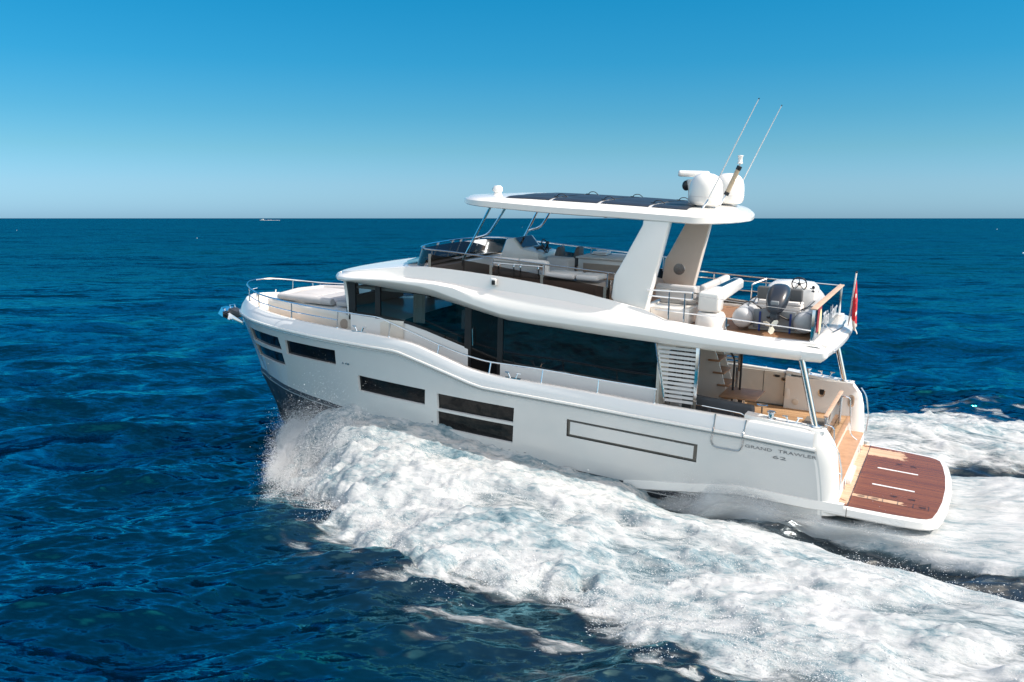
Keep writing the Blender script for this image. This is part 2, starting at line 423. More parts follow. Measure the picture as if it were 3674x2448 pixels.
def np_mesh(name, V, Q, mat, attr=None, smooth=True):
    me = bpy.data.meshes.new(name)
    used = np.zeros(len(V), bool); used[Q.ravel()] = True
    remap = np.cumsum(used)-1; V = V[used]; Q = remap[Q]
    k = Q.shape[1]
    me.vertices.add(len(V)); me.vertices.foreach_set('co', V.astype(np.float32).ravel())
    me.loops.add(Q.size); me.loops.foreach_set('vertex_index', Q.astype(np.int32).ravel())
    me.polygons.add(len(Q)); me.polygons.foreach_set('loop_start', np.arange(0, Q.size, k, dtype=np.int32))
    if smooth: me.polygons.foreach_set('use_smooth', np.ones(len(Q), bool))
    if attr is not None:
        a = me.attributes.new('foam', 'FLOAT', 'POINT'); a.data.foreach_set('value', attr[used].astype(np.float32))
    me.update(calc_edges=True); me.validate()
    me.materials.append(mat); o = bpy.data.objects.new(name, me); C.objects.link(o); return o

def water_material():
    m, n, b = newmat('deep_blue_sea_water')
    # the small ripples no mesh can carry: slopes added straight to the surface normal
    geo = n.nodes.new('ShaderNodeNewGeometry')
    mp = n.nodes.new('ShaderNodeMapping'); mp.inputs['Rotation'].default_value = (0, 0, R(14)); mp.inputs['Scale'].default_value = (.42, 1.15, 1)
    n.links.new(geo.outputs['Position'], mp.inputs['Vector'])
    ln = n.nodes.new('ShaderNodeVectorMath'); ln.operation = 'LENGTH'; n.links.new(geo.outputs['Position'], ln.inputs[0])
    far = n.nodes.new('ShaderNodeMapRange'); far.inputs['From Min'].default_value = 14; far.inputs['From Max'].default_value = 120; n.links.new(ln.outputs['Value'], far.inputs[0])
    rg = ramp(n, far.outputs[0], [(0, (.08,.08,.08)), (.25, (.12,.12,.12)), (.6, (.17,.17,.17)), (1, (.22,.22,.22))]); 
    acc = None
    for sc_, det_, sl_ in ((.022, 2, .45), (.075, 2, .90), (.30, 3, 1.5), (1.1, 4, 1.25), (3.6, 3, 1.1), (11.0, 2, .7)):
        t = noise(n, sc_, det_, .6, mp.outputs[0], .0)
        s0 = n.nodes.new('ShaderNodeVectorMath'); s0.operation = 'SUBTRACT'; s0.inputs[1].default_value = (.5, .5, .5); n.links.new(t.outputs['Color'], s0.inputs[0])
        s1 = n.nodes.new('ShaderNodeVectorMath'); s1.operation = 'MULTIPLY'; s1.inputs[1].default_value = (sl_*.6, sl_*1.3, 0); n.links.new(s0.outputs[0], s1.inputs[0])
        if sc_ < .5:      # long waves: the near mesh carries them itself
            wv = n.nodes.new('ShaderNodeMapRange'); wv.inputs['From Min'].default_value = 18; wv.inputs['From Max'].default_value = 90; wv.inputs['To Min'].default_value = .28; n.links.new(ln.outputs['Value'], wv.inputs[0])
            s5 = n.nodes.new('ShaderNodeVectorMath'); s5.operation = 'SCALE'; n.links.new(s1.outputs[0], s5.inputs[0]); n.links.new(wv.outputs[0], s5.inputs['Scale']); s1 = s5
        if acc is None: acc = s1.outputs[0]
        else:
            s2 = n.nodes.new('ShaderNodeVectorMath'); s2.operation = 'ADD'; n.links.new(acc, s2.inputs[0]); n.links.new(s1.outputs[0], s2.inputs[1]); acc = s2.outputs[0]
    s3 = n.nodes.new('ShaderNodeVectorMath'); s3.operation = 'ADD'; n.links.new(acc, s3.inputs[0]); n.links.new(geo.outputs['Normal'], s3.inputs[1])
    s4 = n.nodes.new('ShaderNodeVectorMath'); s4.operation = 'NORMALIZE'; n.links.new(s3.outputs[0], s4.inputs[0])
    # milky, aerated water under and beside the foam, plus a painted grey reflection tone
    at = n.nodes.new('ShaderNodeAttribute'); at.attribute_name = 'foam'
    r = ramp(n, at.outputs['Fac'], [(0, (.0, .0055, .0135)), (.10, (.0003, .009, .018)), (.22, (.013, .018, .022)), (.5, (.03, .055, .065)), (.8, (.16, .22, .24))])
    # deep water below, tinted mirror of the sky above, weighed by the angle each ripple meets the eye at
    nrm = s4.outputs[0]; out = n.nodes['Material Output']; n.nodes.remove(b)
    df = n.nodes.new('ShaderNodeBsdfDiffuse'); n.links.new(r.outputs[0], df.inputs['Color'])
    gl = n.nodes.new('ShaderNodeBsdfGlossy'); tn = ramp(n, at.outputs['Fac'], [(0, (.03, .78, 1.0)), (.06, (.03, .78, 1.0)), (.2, (.75, .88, .95))]); n.links.new(tn.outputs[0], gl.inputs['Color']); n.links.new(rg.outputs[0], gl.inputs['Roughness'])
    rmx = n.nodes.new('ShaderNodeMath'); rmx.operation = 'MAXIMUM'; n.links.new(rg.outputs[0], rmx.inputs[0]); n.links.new(at.outputs['Fac'], rmx.inputs[1]); n.links.new(rmx.outputs[0], gl.inputs['Roughness'])
    frn = n.nodes.new('ShaderNodeFresnel'); frn.inputs['IOR'].default_value = 1.333
    for q in (gl, frn): n.links.new(nrm, q.inputs['Normal'])
    # rough water never mirrors fully at a low angle: the share of mirror levels off
    md = n.nodes.new('ShaderNodeMath'); md.operation = 'ADD'; md.inputs[1].default_value = .30; n.links.new(frn.outputs[0], md.inputs[0])
    mn = n.nodes.new('ShaderNodeMath'); mn.operation = 'DIVIDE'; n.links.new(frn.outputs[0], mn.inputs[0]); n.links.new(md.outputs[0], mn.inputs[1])
    ms_ = n.nodes.new('ShaderNodeMath'); ms_.operation = 'MULTIPLY'; ms_.use_clamp = True; sh_ = ramp(n, far.outputs[0], [(0, (1.0,1.0,1.0)), (.35, (.80,.80,.80)), (1, (.52,.52,.52))]); n.links.new(sh_.outputs[0], ms_.inputs[1]); n.links.new(mn.outputs[0], ms_.inputs[0]); mn = ms_
    mxs = n.nodes.new('ShaderNodeMixShader'); n.links.new(mn.outputs[0], mxs.inputs[0]); n.links.new(df.outputs[0], mxs.inputs[1]); n.links.new(gl.outputs[0], mxs.inputs[2])
    n.links.new(mxs.outputs[0], out.inputs['Surface'])
    return m
def foam_material():
    m, n, b = newmat('white_sea_foam')
    at = n.nodes.new('ShaderNodeAttribute'); at.attribute_name = 'foam'
    geo = n.nodes.new('ShaderNodeNewGeometry')
    rt = n.nodes.new('ShaderNodeMapping'); rt.inputs['Rotation'].default_value = (0, 0, -YAW); n.links.new(geo.outputs['Position'], rt.inputs['Vector'])
    mp = n.nodes.new('ShaderNodeMapping'); mp.inputs['Rotation'].default_value = (0, 0, R(-14)); mp.inputs['Scale'].default_value = (.42, 1.3, 1.0); n.links.new(rt.outputs[0], mp.inputs['Vector'])
    fine = noise(n, 9, 6, .7, mp.outputs[0], .5); mid = noise(n, 2.4, 6, .68, mp.outputs[0], .7); big = noise(n, .5, 3, .55, rt.outputs[0], .3)
    def mt(op, a, b_=None, c=None, cl=False):
        q = n.nodes.new('ShaderNodeMath'); q.operation = op; q.use_clamp = cl
        for i, v in enumerate((a, b_, c)):
            if v is None: continue
            if isinstance(v, (int, float)): q.inputs[i].default_value = v
            else: n.links.new(v, q.inputs[i])
        return q.outputs[0]
    mix = mt('MULTIPLY_ADD', fine.outputs['Fac'], .42, mt('MULTIPLY', mid.outputs['Fac'], .58))
    th = n.nodes.new('ShaderNodeMapRange'); th.inputs['To Min'].default_value = .74; th.inputs['To Max'].default_value = -.10; n.links.new(at.outputs['Fac'], th.inputs['Value'])
    al = n.nodes.new('ShaderNodeMapRange'); al.inputs['From Min'].default_value = -.05; al.inputs['From Max'].default_value = .26; n.links.new(mt('SUBTRACT', mix, th.outputs[0]), al.inputs['Value'])
    n.links.new(al.outputs[0], b.inputs['Alpha'])
    # thin foam lets the blue-green water tint it
    cm = mt('ADD', mt('MULTIPLY', big.outputs['Fac'], .30), mt('ADD', mt('MULTIPLY', mid.outputs['Fac'], .42), mt('MULTIPLY', fine.outputs['Fac'], .28)))
    r = ramp(n, cm, [(.37, (.07, .15, .19)), (.435, (.21, .28, .31)), (.50, (.40, .43, .44)), (.59, (.53, .54, .545))])
    n.links.new(r.outputs[0], b.inputs['Base Color'])
    b.inputs['Roughness'].default_value = .8; b.inputs['Specular IOR Level'].default_value = .2
    bump(n, b, mix, .6, .10)
    return m
M['water'] = water_material(); M['foam'] = foam_material()
pv, pq = polar_sea()
AV = np.abs(GV); TRG = .22*sst(np.interp(GU, KU[:9], KT0)-.5, np.interp(GU, KU[:9], KT0), AV)*sst(np.interp(GU, KU[:9], KT1)+.6, np.interp(GU, KU[:9], KT1), AV)*sst(4.8, 3.8, GU)      # bubbly grey water in the trough
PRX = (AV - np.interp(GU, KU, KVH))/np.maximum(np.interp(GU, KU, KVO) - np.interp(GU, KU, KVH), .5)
TRG = np.maximum(TRG, .13*sst(2.1, 1.1, PRX)*(GV > 0)*sst(15.5, 12, GU)*sst(U0, U0+2, GU)*sst(V1, V1-1.5, GV)*sst(V0, V0+1.5, GV))  # grey reflections on the port water, put into its colour
gq = grid_quads(nu, nv)
sv = np.concatenate([pv, np.stack([PX.ravel(), PY.ravel(), PZ.ravel()], 1)])
sq = np.concatenate([pq, gq + len(pv)])
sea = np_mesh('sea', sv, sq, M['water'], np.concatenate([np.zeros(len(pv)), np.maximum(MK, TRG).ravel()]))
sea['kind'] = 'structure'
# foam lying on the water: lumps grow where it is thick
US, VS = GU*.97+GV*.24, -GU*.24+GV*.97
aft = .45+.55*sst(0, 8, GU)
lump = ((fbm(US*.42, VS*.8, 4, 41, .55)-.42)*.46*aft + (fbm(US*1.1, VS*2.6, 4, 51, .6)-.45)*.17*aft + (fbm(US*3.2, VS*7.0, 3, 61, .6)-.45)*.13 + (np.abs(fbm(US*7, VS*12, 2, 67)-.5)-.1)*.10)
t1g = np.interp(GU, KU[:9], KT1)
thick = sst(.45, 1.0, MK)*(1-.75*(1-sst(t1g-.2, t1g+2.2, np.abs(GV)))*sst(4.6, 3.2, GU))
FZ = PZ + .012 + np.maximum(lump+.17, 0)*thick*np.where((GV > 0) & (GV < np.interp(GU, KU[:9], KT0)) & (GU < 4), .25, 1.0)
fq = gq[(MK.ravel()[gq] > .12).all(1)]
foam = np_mesh('wake_foam', np.stack([PX.ravel(), PY.ravel(), FZ.ravel()], 1), fq, M['foam'], MK.ravel())
tag(foam, 'white churning bow wave and wake foam streaming past the motor yacht', 'foam', kind='stuff')

# spray: loose drops thrown up by the bow, along the ragged rim of the wave and along the quarter
def drops(name, P, rad, label, stretch=1.8):
    o = np.array([(1,0,0),(-1,0,0),(0,1,0),(0,-1,0),(0,0,1),(0,0,-1)], float)
    fc = np.array([(0,2,4),(2,1,4),(1,3,4),(3,0,4),(2,0,5),(1,2,5),(3,1,5),(0,3,5)])
    n = len(P)
    st = rng.uniform(.6, 1.4, (n, 1, 3)); st[:, 0, 0] *= rng.uniform(1, stretch, n)
    L = o[None]*rad[:, None, None]*st
    a = rng.normal(-.25, .35, n)[:, None]                      # drops streak along their flight, aft and outwards
    ux, uy = np.cos(YAW+a), np.sin(YAW+a)
    V = np.stack([L[..., 0]*ux - L[..., 1]*uy, L[..., 0]*uy + L[..., 1]*ux, L[..., 2]], -1) + P[:, None, :]
    Q = (fc[None] + (np.arange(n)*6)[:, None, None]).reshape(-1, 3)
    ob = np_mesh(name, V.reshape(-1, 3), Q, M['spray'], None, True)
    return tag(ob, label, 'spray', kind='stuff')
M['spray'] = solid('white_spray_drops', (.66, .67, .68), .4, vary=.03)
def hsurf(u, v): h, _ = wake(np.array(u), np.array(v)); return h
n = 150000
uu = 15.5 - np.abs(rng.normal(0, 1.3, n)) - rng.uniform(0, 2.4, n); f = rng.beta(2.4, 1.5, n)
vo = np.interp(uu, KU, KVO); vh = np.interp(uu, KU, KVH)
cl = fbm(uu*1.3, f*5, 3, 91)*1.5-.25; cl = np.clip(cl, 0, 1.2)
vv = vh + (vo-vh)*f*(.98+.50*cl**2) + rng.normal(0, .14, n)
zz = hsurf(uu, vv) + rng.exponential(.24, n)*np.clip(1.4-f, .3, 1)*(.2+1.9*cl)
x, y = to_xy(uu, vv)
drops('bow_spray', np.stack([x, y, zz], 1), np.clip(rng.lognormal(-5.8, .5, n), .0018, .014), 'drops of white spray flying off the bow wave beside the stem')
n = 110000
uu = rng.uniform(-8, 13.5, n); vo = np.interp(uu, KU, KVO); vh = np.interp(uu, KU, KVH)
f = np.where(rng.uniform(0, 1, n) < .45, rng.normal(.97, .09, n), rng.uniform(.25, 1.0, n))
vv = vh + (vo-vh)*f; cl = fbm(uu*.9, vv*1.8, 3, 95)
h_, mk_ = wake(uu, vv)
keep = ((vv > np.interp(uu, KU[:9], KT1)+.8) | (uu > 4.5)) & (cl > .44) & ((mk_ > .5) | (f > .88) & (mk_ > .06))
uu, vv, h_ = uu[keep], vv[keep], h_[keep]; n = len(uu)
zz = h_ + .16 + rng.exponential(.10, n)
x, y = to_xy(uu, vv)
drops('wave_spray', np.stack([x, y, zz], 1), np.clip(rng.lognormal(-5.55, .45, n), .0022, .012), 'speckled spray hopping over the foam of the port bow wave', 2.6)
n = 14000
uu = np.where(rng.uniform(0, 1, n) < .6, 3.3 - rng.gamma(2.2, .42, n), 3.7 - rng.gamma(1.5, 1.3, n)); vv = 2.50 + np.abs(rng.normal(0, .13, n)) + .12*np.maximum(0, 2.5-uu)*rng.uniform(0, 1, n)
cl = vnoise(uu*1.2, vv*0+3, 97)
zz = rng.exponential(.24, n)*np.clip(1.2-.13*(3.6-uu), .3, 1.3)*(.3+1.4*cl) + .08
x, y = to_xy(uu, vv)
drops('hull_spray', np.stack([x, y, zz], 1), np.clip(rng.lognormal(-5.7, .4, n), .0018, .007), 'fine white spray jumping along the aft hull side above the trough', 2.5)
# thin torn sheets of spray beside the aft hull
def mist_material():
    m, n, b = newmat('thin_spray_sheet')
    at = n.nodes.new('ShaderNodeAttribute'); at.attribute_name = 'foam'
    geo = n.nodes.new('ShaderNodeNewGeometry')
    rt = n.nodes.new('ShaderNodeMapping'); rt.inputs['Rotation'].default_value = (0, 0, -YAW); n.links.new(geo.outputs['Position'], rt.inputs['Vector'])
    mp = n.nodes.new('ShaderNodeMapping'); mp.inputs['Scale'].default_value = (.6, 2, 2.2); n.links.new(rt.outputs[0], mp.inputs['Vector'])
    a_ = noise(n, 3.2, 7, .72, mp.outputs[0], .5)
    mu = n.nodes.new('ShaderNodeMath'); mu.operation = 'MULTIPLY_ADD'; mu.inputs[1].default_value = 1.0; n.links.new(at.outputs['Fac'], mu.inputs[0]); n.links.new(a_.outputs['Fac'], mu.inputs[2])
    mr = n.nodes.new('ShaderNodeMapRange'); mr.inputs['From Min'].default_value = .50; mr.inputs['From Max'].default_value = 1.20; mr.inputs['To Max'].default_value = .85; n.links.new(mu.outputs[0], mr.inputs[0])
    n.links.new(mr.outputs[0], b.inputs['Alpha']); b.inputs['Base Color'].default_value = (.62, .64, .65, 1); b.inputs['Roughness'].default_value = .9
    return m
msV, msQ, msA, k0 = [], [], [], 0
for (ua, ub, vo_, hh, lean) in ((4.1, -1.2, 2.56, .95, .08), (3.7, -2.0, 2.66, .75, .22), (3.2, -2.6, 2.82, .52, .35)):
    nu_, nh_ = 70, 12
    for i in range(nu_):
        t = i/(nu_-1); u = ua + (ub-ua)*t; top = hh*(.55+.9*float(vnoise(np.array([u*1.3]), np.array([vo_*5]), 101)[0]))*min(1, t*6)*(1-.5*t)
        for j in range(nh_):
            s = j/(nh_-1); x, y = to_xy(u, vo_ + lean*s + .05*math.sin(u*5+s*3))
            msV.append((x, y, -.02 + top*s)); msA.append((1-s)**.7*.9*min(1, t*8)*min(1, (1-t)*4))
    for i in range(nu_-1):
        for j in range(nh_-1):
            b0 = k0 + i*nh_ + j; msQ.append((b0, b0+nh_, b0+nh_+1, b0+1))
    k0 += nu_*nh_
o = np_mesh('spray_mist', np.array(msV), np.array(msQ), mist_material(), np.array(msA))
tag(o, 'thin misty spray hanging low along the aft part of the grey hull', 'spray', kind='stuff')
# white caps far out
g = []
capV = []; capQ = []; k0 = 0
for i in range(7):
    d = math.exp(rng.uniform(math.log(170), math.log(900))); a = R(90) + rng.uniform(-R(34), R(34))
    if 2.2 > abs(a-R(128)) and d < 60: continue
    cx, cy = d*math.cos(a), d*math.sin(a); L = rng.uniform(.03, .07)*(1+d/250); wd = L*rng.uniform(.12, .25)
    _, _, zc = waves(np.array([cx]), np.array([cy]), np.array([max(.5, d*d/6000)]))
    ns = 11
    for j in range(ns):
        t = (j/(ns-1))*2-1; hw = wd*(1-t*t)**.6*rng.uniform(.5, 1.2)+.01; jy = rng.normal(0, wd*.3)
        for (q, zz_) in ((-hw, .0), (-hw*.3, .16+.05*L), (hw*.5, .13+.04*L), (hw, .0)):
            capV.append((cx+t*L+q*.2, cy+q+jy, zc[0]+zz_+.02))
    for j in range(ns-1):
        for w in range(3):
            b0 = k0+j*4+w; capQ.append((b0, b0+4, b0+5, b0+1))
    k0 += ns*4
o = np_mesh('whitecaps', np.array(capV), np.array(capQ), M['spray'])
tag(o, 'small breaking white caps scattered over the far blue sea', 'whitecaps', kind='stuff')

# ------------------------------------------------------------------ motor yacht: hull
Y = thing('motor_yacht', 'big white motor yacht with pale grey hull speeding left, throwing a bow wave', 'motor yacht')
fYS = pchip([0,.05,.15,.28,.58,.9,1.4,1.95,2.95,3.65,4.45,5.75,6.85,9.2,16.3,17.3], [0,.22,.45,.70,1.0,1.25,1.56,1.81,2.16,2.33,2.48,2.62,2.68,2.72,2.62,2.60])
fYC = pchip([0,.1,.3,.6,1,1.5,2,3,4,5,7,9,17.5], [0,.12,.30,.50,.80,1.10,1.38,1.75,1.98,2.2,2.43,2.5,2.42])
fZS = lin([0,.6,2,4,5.75,7.3,7.95,8.14,8.35,8.95,9.5,10.2,10.37,10.6,11.5,14,17.3], [1.77,1.79,1.87,1.95,2.03,2.09,2.115,2.14,2.185,2.34,2.48,2.65,2.685,2.70,2.715,2.75,2.79])
fZC = pchip([0,4,6,8,13,16,17], [.28,.40,.49,.61,.95,1.08,1.1])
fCZ = pchip([0.3,.9,2.7,4,5.2,6.5,7.5,8.0,8.4,8.9,9.4,10.0,10.6,11.3,13,15,16,16.6,17.1], [2.13,2.17,2.25,2.29,2.35,2.40,2.43,2.47,2.53,2.66,2.80,2.95,3.01,3.03,3.04,3.06,3.12,3.18,3.22])
def hp(d, t):
    xs = 16.88 + .37*t; x = xs-d
    g = 1.0 + .1*min(max((x-10)/5, 0), 1)
    yc = fYC(d); ys = fYS(d)
    return (x, yc + (ys-yc)*max(t, 0)**g, fZC(x) + (fZS(x)-fZC(x))*t)
def inv(x, z):
    t = min(1.02, (z-fZC(x))/(fZS(x)-fZC(x))); return 16.88 + .37*t - x, t
def hy(x, z):
    d, t = inv(x, z); return hp(max(d, 0), min(t, 1))[1]
def capy(x): return max(.02, fYS(max(17.25-x, 0)) - (.07 + .15*min(max((x-11)/4, 0), 1)))
XO = lin([.3,.76,1.04,1.5,1.77,2.2], [.38,.40,.43,.50,.57,.62])     # where the flat topsides end and round into the stern
XI = lin([.45,.75,1.19,1.63,1.92,2.14,2.2], [.09,.10,.13,.18,.26,.42,.5])

WIN = [  # outlines on the hull side: forward-top, aft-top, aft-bottom, forward-bottom (x, z)
 [(16.20,2.50),(14.53,2.50),(14.49,2.13),(16.22,2.10)], [(16.22,2.00),(14.52,2.04),(14.50,1.68),(16.22,1.62)],
 [(14.22,2.48),(12.32,2.48),(12.36,2.08),(14.28,2.07)], [(11.66,1.92),(9.60,1.85),(9.64,1.45),(11.68,1.50)],
 [(9.27,1.81),(7.20,1.75),(7.24,1.38),(9.28,1.42)], [(9.30,1.36),(7.24,1.31),(7.28,.87),(9.32,.94)]]
REC = [(5.90,1.68),(2.95,1.55),(2.97,1.14),(5.92,1.27)]
REC2 = [(5.82,1.625),(3.03,1.50),(3.05,1.205),(5.84,1.33)]
def densify(loop, step=.12):
    out = []
    for i in range(len(loop)):
        a, b = Vector((*loop[i], 0)), Vector((*loop[(i+1) % len(loop)], 0)); n = max(1, int((b-a).length/step))
        for k in range(n): q = a.lerp(b, k/n); out.append((q.x, q.y))
    return out
def inpoly(p, poly):
    c = False; n = len(poly)
    for i in range(n):
        (x1, y1), (x2, y2) = poly[i], poly[(i+1) % n]
        if (y1 > p[1]) != (y2 > p[1]) and p[0] < (x2-x1)*(p[1]-y1)/(y2-y1) + x1: c = not c
    return c
def topsides():
    pts = []; edges = []
    def addloop(l):
        o = len(pts); pts.extend(l); edges.extend([(o+i, o+(i+1) % len(l)) for i in range(len(l))])
    TS = [0, .06, .13, .2, .28, .36, .44, .52, .6, .68, .76, .84, .92, 1.0]
    DSs = [0, .015, .03, .05, .08, .11, .15, .2, .25, .3, .38, .46, .55, .65, .75, .9, 1.05, 1.2, 1.35, 1.5, 1.75, 2, 2.25, 2.5, 2.75, 3, 3.3, 3.6, 3.9, 4.2, 4.5, 4.9, 5.3, 5.7, 6.1, 6.5]
    def dend(t):
        z = .28 + 1.5*t; return 16.88 + .37*t - XO(z)
    bd = [(d, 0.0) for d in DSs] + [(6.5 + (dend(0)-6.5)*k/45, 0.0) for k in range(1, 46)]
    bd += [(dend(t), t) for t in TS[1:]] + [(6.5 + (dend(1)-6.5)*k/45, 1.0) for k in range(44, -1, -1)] + [(d, 1.0) for d in reversed(DSs[:-1])]
    bd += [(0.0, t) for t in reversed(TS[1:-1])]
    bd = [(d, t*3) for d, t in bd]
    holes = []
    for w in WIN + [REC, REC2]:
        l = [inv(x, z) for x, z in densify(w)]; holes.append([(d, t*3) for d, t in l])
    addloop(bd)
    for h in holes: addloop(h)
    for t in TS[1:-1]:
        for d in DSs[1:] + [6.5 + (dend(t)-6.5)*k/60 for k in range(1, 60)]:
            p = (d, t*3)
            if all(not inpoly(p, [(q[0], q[1]) for q in h]) for h in holes):
                if all(min((p[0]-q[0])**2 + (p[1]-q[1])**2 for q in h) > .0018 for h in holes): pts.append(p)
    r = delaunay_2d_cdt([Vector(p) for p in pts], edges, [], 0, 1e-6)
    VV = [(v.x, v.y) for v in r[0]]; side = G(); panel = G(); ring = G()
    v3 = [hp(d, t/3) for d, t in VV]
    fs, fp, fr = [], [], []
    for f in r[2]:
        c = (sum(VV[i][0] for i in f)/3, sum(VV[i][1] for i in f)/3)
        if not inpoly(c, bd): continue
        if any(inpoly(c, h) for h in holes[:-2]): continue
        if inpoly(c, holes[-1]): fp.append(tuple(f)); continue
        if inpoly(c, holes[-2]): continue
        fs.append(tuple(f))
    side.add(v3, fs); panel.add(v3, fp)
    return side, panel
def clean(g):
    used = sorted({i for f in g.f for i in f}); mp = {a: b for b, a in enumerate(used)}
    h = G(); h.v = [g.v[i] for i in used]; h.f = [tuple(mp[i] for i in f) for f in g.f]; return h
side, panel = topsides(); side = clean(side); panel = clean(panel)
def copyg(g): h = G(); h.v = list(g.v); h.f = list(g.f); return h
make('hull_side', side, M['hull'], Y, angle=50)
sb_ = copyg(side).flip(); sb_.f = [tuple(f) for f in sb_.f]; make('hull_side', sb_, M['hull'], Y, angle=50)
def surf(x, z, off=0.0):
    """point on the port topsides pushed outwards by off"""
    return (x, hy(x, z) + off, z)
def recess(w, name, depth, sgn, kids=True):
    loop = densify(w); n = len(loop)
    o = [surf(x, z, .001) for x, z in loop]; cx = sum(p[0] for p in w)/4; cz = sum(p[1] for p in w)/4
    inn = [(x + (cx-x)*.012, hy(x, z)-depth, z + (cz-z)*.03) for x, z in loop]
    fr = G(); fr.loft([o + o[:1], inn + inn[:1]])
    rows = []
    for k in range(5):
        rows.append([])
        for j in range(17):
            a = j/16; b = k/4
            x = (w[0][0]*(1-a)+w[1][0]*a)*(1-b) + (w[3][0]*(1-a)+w[2][0]*a)*b; z = (w[0][1]*(1-a)+w[1][1]*a)*(1-b) + (w[3][1]*(1-a)+w[2][1]*a)*b
            rows[-1].append((x, hy(x, z)-depth+.003, z))
    pn = G().loft(rows)
    if sgn < 0: fr.flip(); pn.flip()
    return fr, pn
for w in WIN:
    for s in (1, -1):
        fr, pn = recess(w, 'hull_window', .07, s)
        ho = make('hull_window', pn, M['pane'], Y); make('window_frame', fr, M['bulwark'], ho)
for s in (1, -1):
    fr, pn = recess(REC, 'side_recess', .05, s)
    ho = make('side_recess', pn, M['groove'], Y)
    p2 = copyg(panel)
    wl = densify(REC2); p2.loft([[surf(x, z) for x, z in wl + wl[:1]], [surf(x, z, -.048) for x, z in wl + wl[:1]]])
    if s < 0: p2.flip()
    make('recess_panel', p2, M['hull'], ho)
# bottom below the topsides: thin grey-white line, dark boot and antifouling
def bottom():
    top = G(); low = G(); rt = []; r1 = []; r2 = []; r3 = []
    for k in range(0, 81):
        d = 16.5*(k/80)**1.6; x = 16.88-d; yc = fYC(d); zc = fZC(x)
        rt.append((x, yc, zc)); r1.append((x - .02*0, yc*.985, zc - .17))
        kz = -1.0 + .5*max(0, (x-14))/3; kx = x - .75*max(0, 1-d/3)
        r2.append((kx + .35*(x-kx), yc*.72, (zc-.17)*.5 + kz*.5 - .1)); r3.append((kx, 0, kz))
    top.loft([rt, [(a[0], a[1]*.995-.004, a[2]-.12) for a in rt]])
    low.loft([[(a[0], a[1]*.995-.004, a[2]-.12) for a in rt], [(a[0], a[1]*.99-.012, a[2]-.15) for a in rt]])
    bt = G().loft([[(a[0], a[1]*.99-.012, a[2]-.15) for a in rt], r1, r2, r3])
    return top, low, bt
bt_, bl_, ba_ = bottom()
make('boot_stripe', bt_.mirror(), M['boot'], Y); make('waterline_stripe', bl_.mirror(), M['hull'], Y); make('hull_bottom', ba_.mirror(), M['anti'], Y)
# aft spray chine: pale ledge running from the platform forward along the waterline
g = G(); rows = []
for k in range(14):
    x = -.02 + 4.6*k/13; z = .70 + .012*k*.9 if x < 2 else .765 - (x-2)*.13; w_ = .05*min(1, (4.6-x)/1.2)
    y = hy(max(x, .45), max(z, .42)) if x > .4 else 2.43 - .1*(.4-x)
    rows.append([(x, y-.05, z+.03), (x, y+w_, z+.02), (x, y+w_, z-.16), (x, y-.05, z-.22)])
g.loft(rows)
make('spray_rail', copyg(g), M['white'], Y); make('spray_rail', copyg(g).flip(), M['white'], Y)
# rub rail with a dark steel strip under it
g = G(); g2 = G(); r1 = []; r2 = []
for k in range(150):
    d = 16.65*(k/149)**1.5; x = 17.25-d; y = fYS(d); z = fZS(x); nx = .0
    if d < .6: e = (.035*(1-d/.6)); 
    else: e = 0
    r1.append([(x+e*.4, y-.02, z+.055), (x+e, y+.028, z+.045), (x+e, y+.034, z+.01), (x+e, y+.02, z-.012), (x, y-.02, z-.014)])
    r2.append([(x, y-.02, z-.014), (x+e, y+.026, z-.016), (x+e, y+.03, z-.045), (x, y-.02, z-.06)])
make('rub_rail', g.loft(r1).mirror(), M['white'], Y); make('rub_strip', g2.loft(r2).mirror(), M['steel_dark'], Y)
# bulwark: outer skin, rounded cap, inner skin
def deckz(x): return float(np.interp(x, [0,4,6.9,7.9,9.2,10.4,10.9,17], [1.35,1.40,1.5,1.55,2.1,2.75,2.8,2.88]))
r = []; cp = []; inn = []
for k in range(160):
    d = 16.6*(k/159)**1.5; x = 17.25-d; y = fYS(d); z = fZS(x) + .05; yc = capy(x); zc = fCZ(x); e = min(1, d/.5)
    xc = x - .16*(1-e)**1.0; w_ = .12*min(1, d/.8) ; yi = max(0, yc-w_); xi = x - .16*(1-e) - .14*max(0, 1-d/.9)
    r.append([(x, y, z), (x-(x-xc)*.35, y*.6+yc*.4+.015*e, z*.5+zc*.5), (xc, yc+.012*e, zc-.03)])
    cp.append([(xc, yc+.012*e, zc-.03), (xc-.004, yc-.004, zc-.006), (xc-.02*(1-e), max(0, yc-.025), zc), (xi, max(0, yi+.02), zc), (xi-.002, yi, zc-.012), (xi-.004, max(0, yi-.004), zc-.04)])
    dz = deckz(x)-.03
    inn.append([(xi-.004, max(0, yi-.004), zc-.04), (xi-.01, max(0, yi-.02), min(dz, zc-.06))])
gb = G().loft(r); gc = G().loft(cp); gi = G().loft(inn)
make('bulwark', copyg(gb).mirror(), M['bulwark'], Y, angle=50)
make('bulwark_cap', gc.mirror(), M['white'], Y, angle=60); make('bulwark_lining', gi.mirror(), M['warm_shade'], Y)
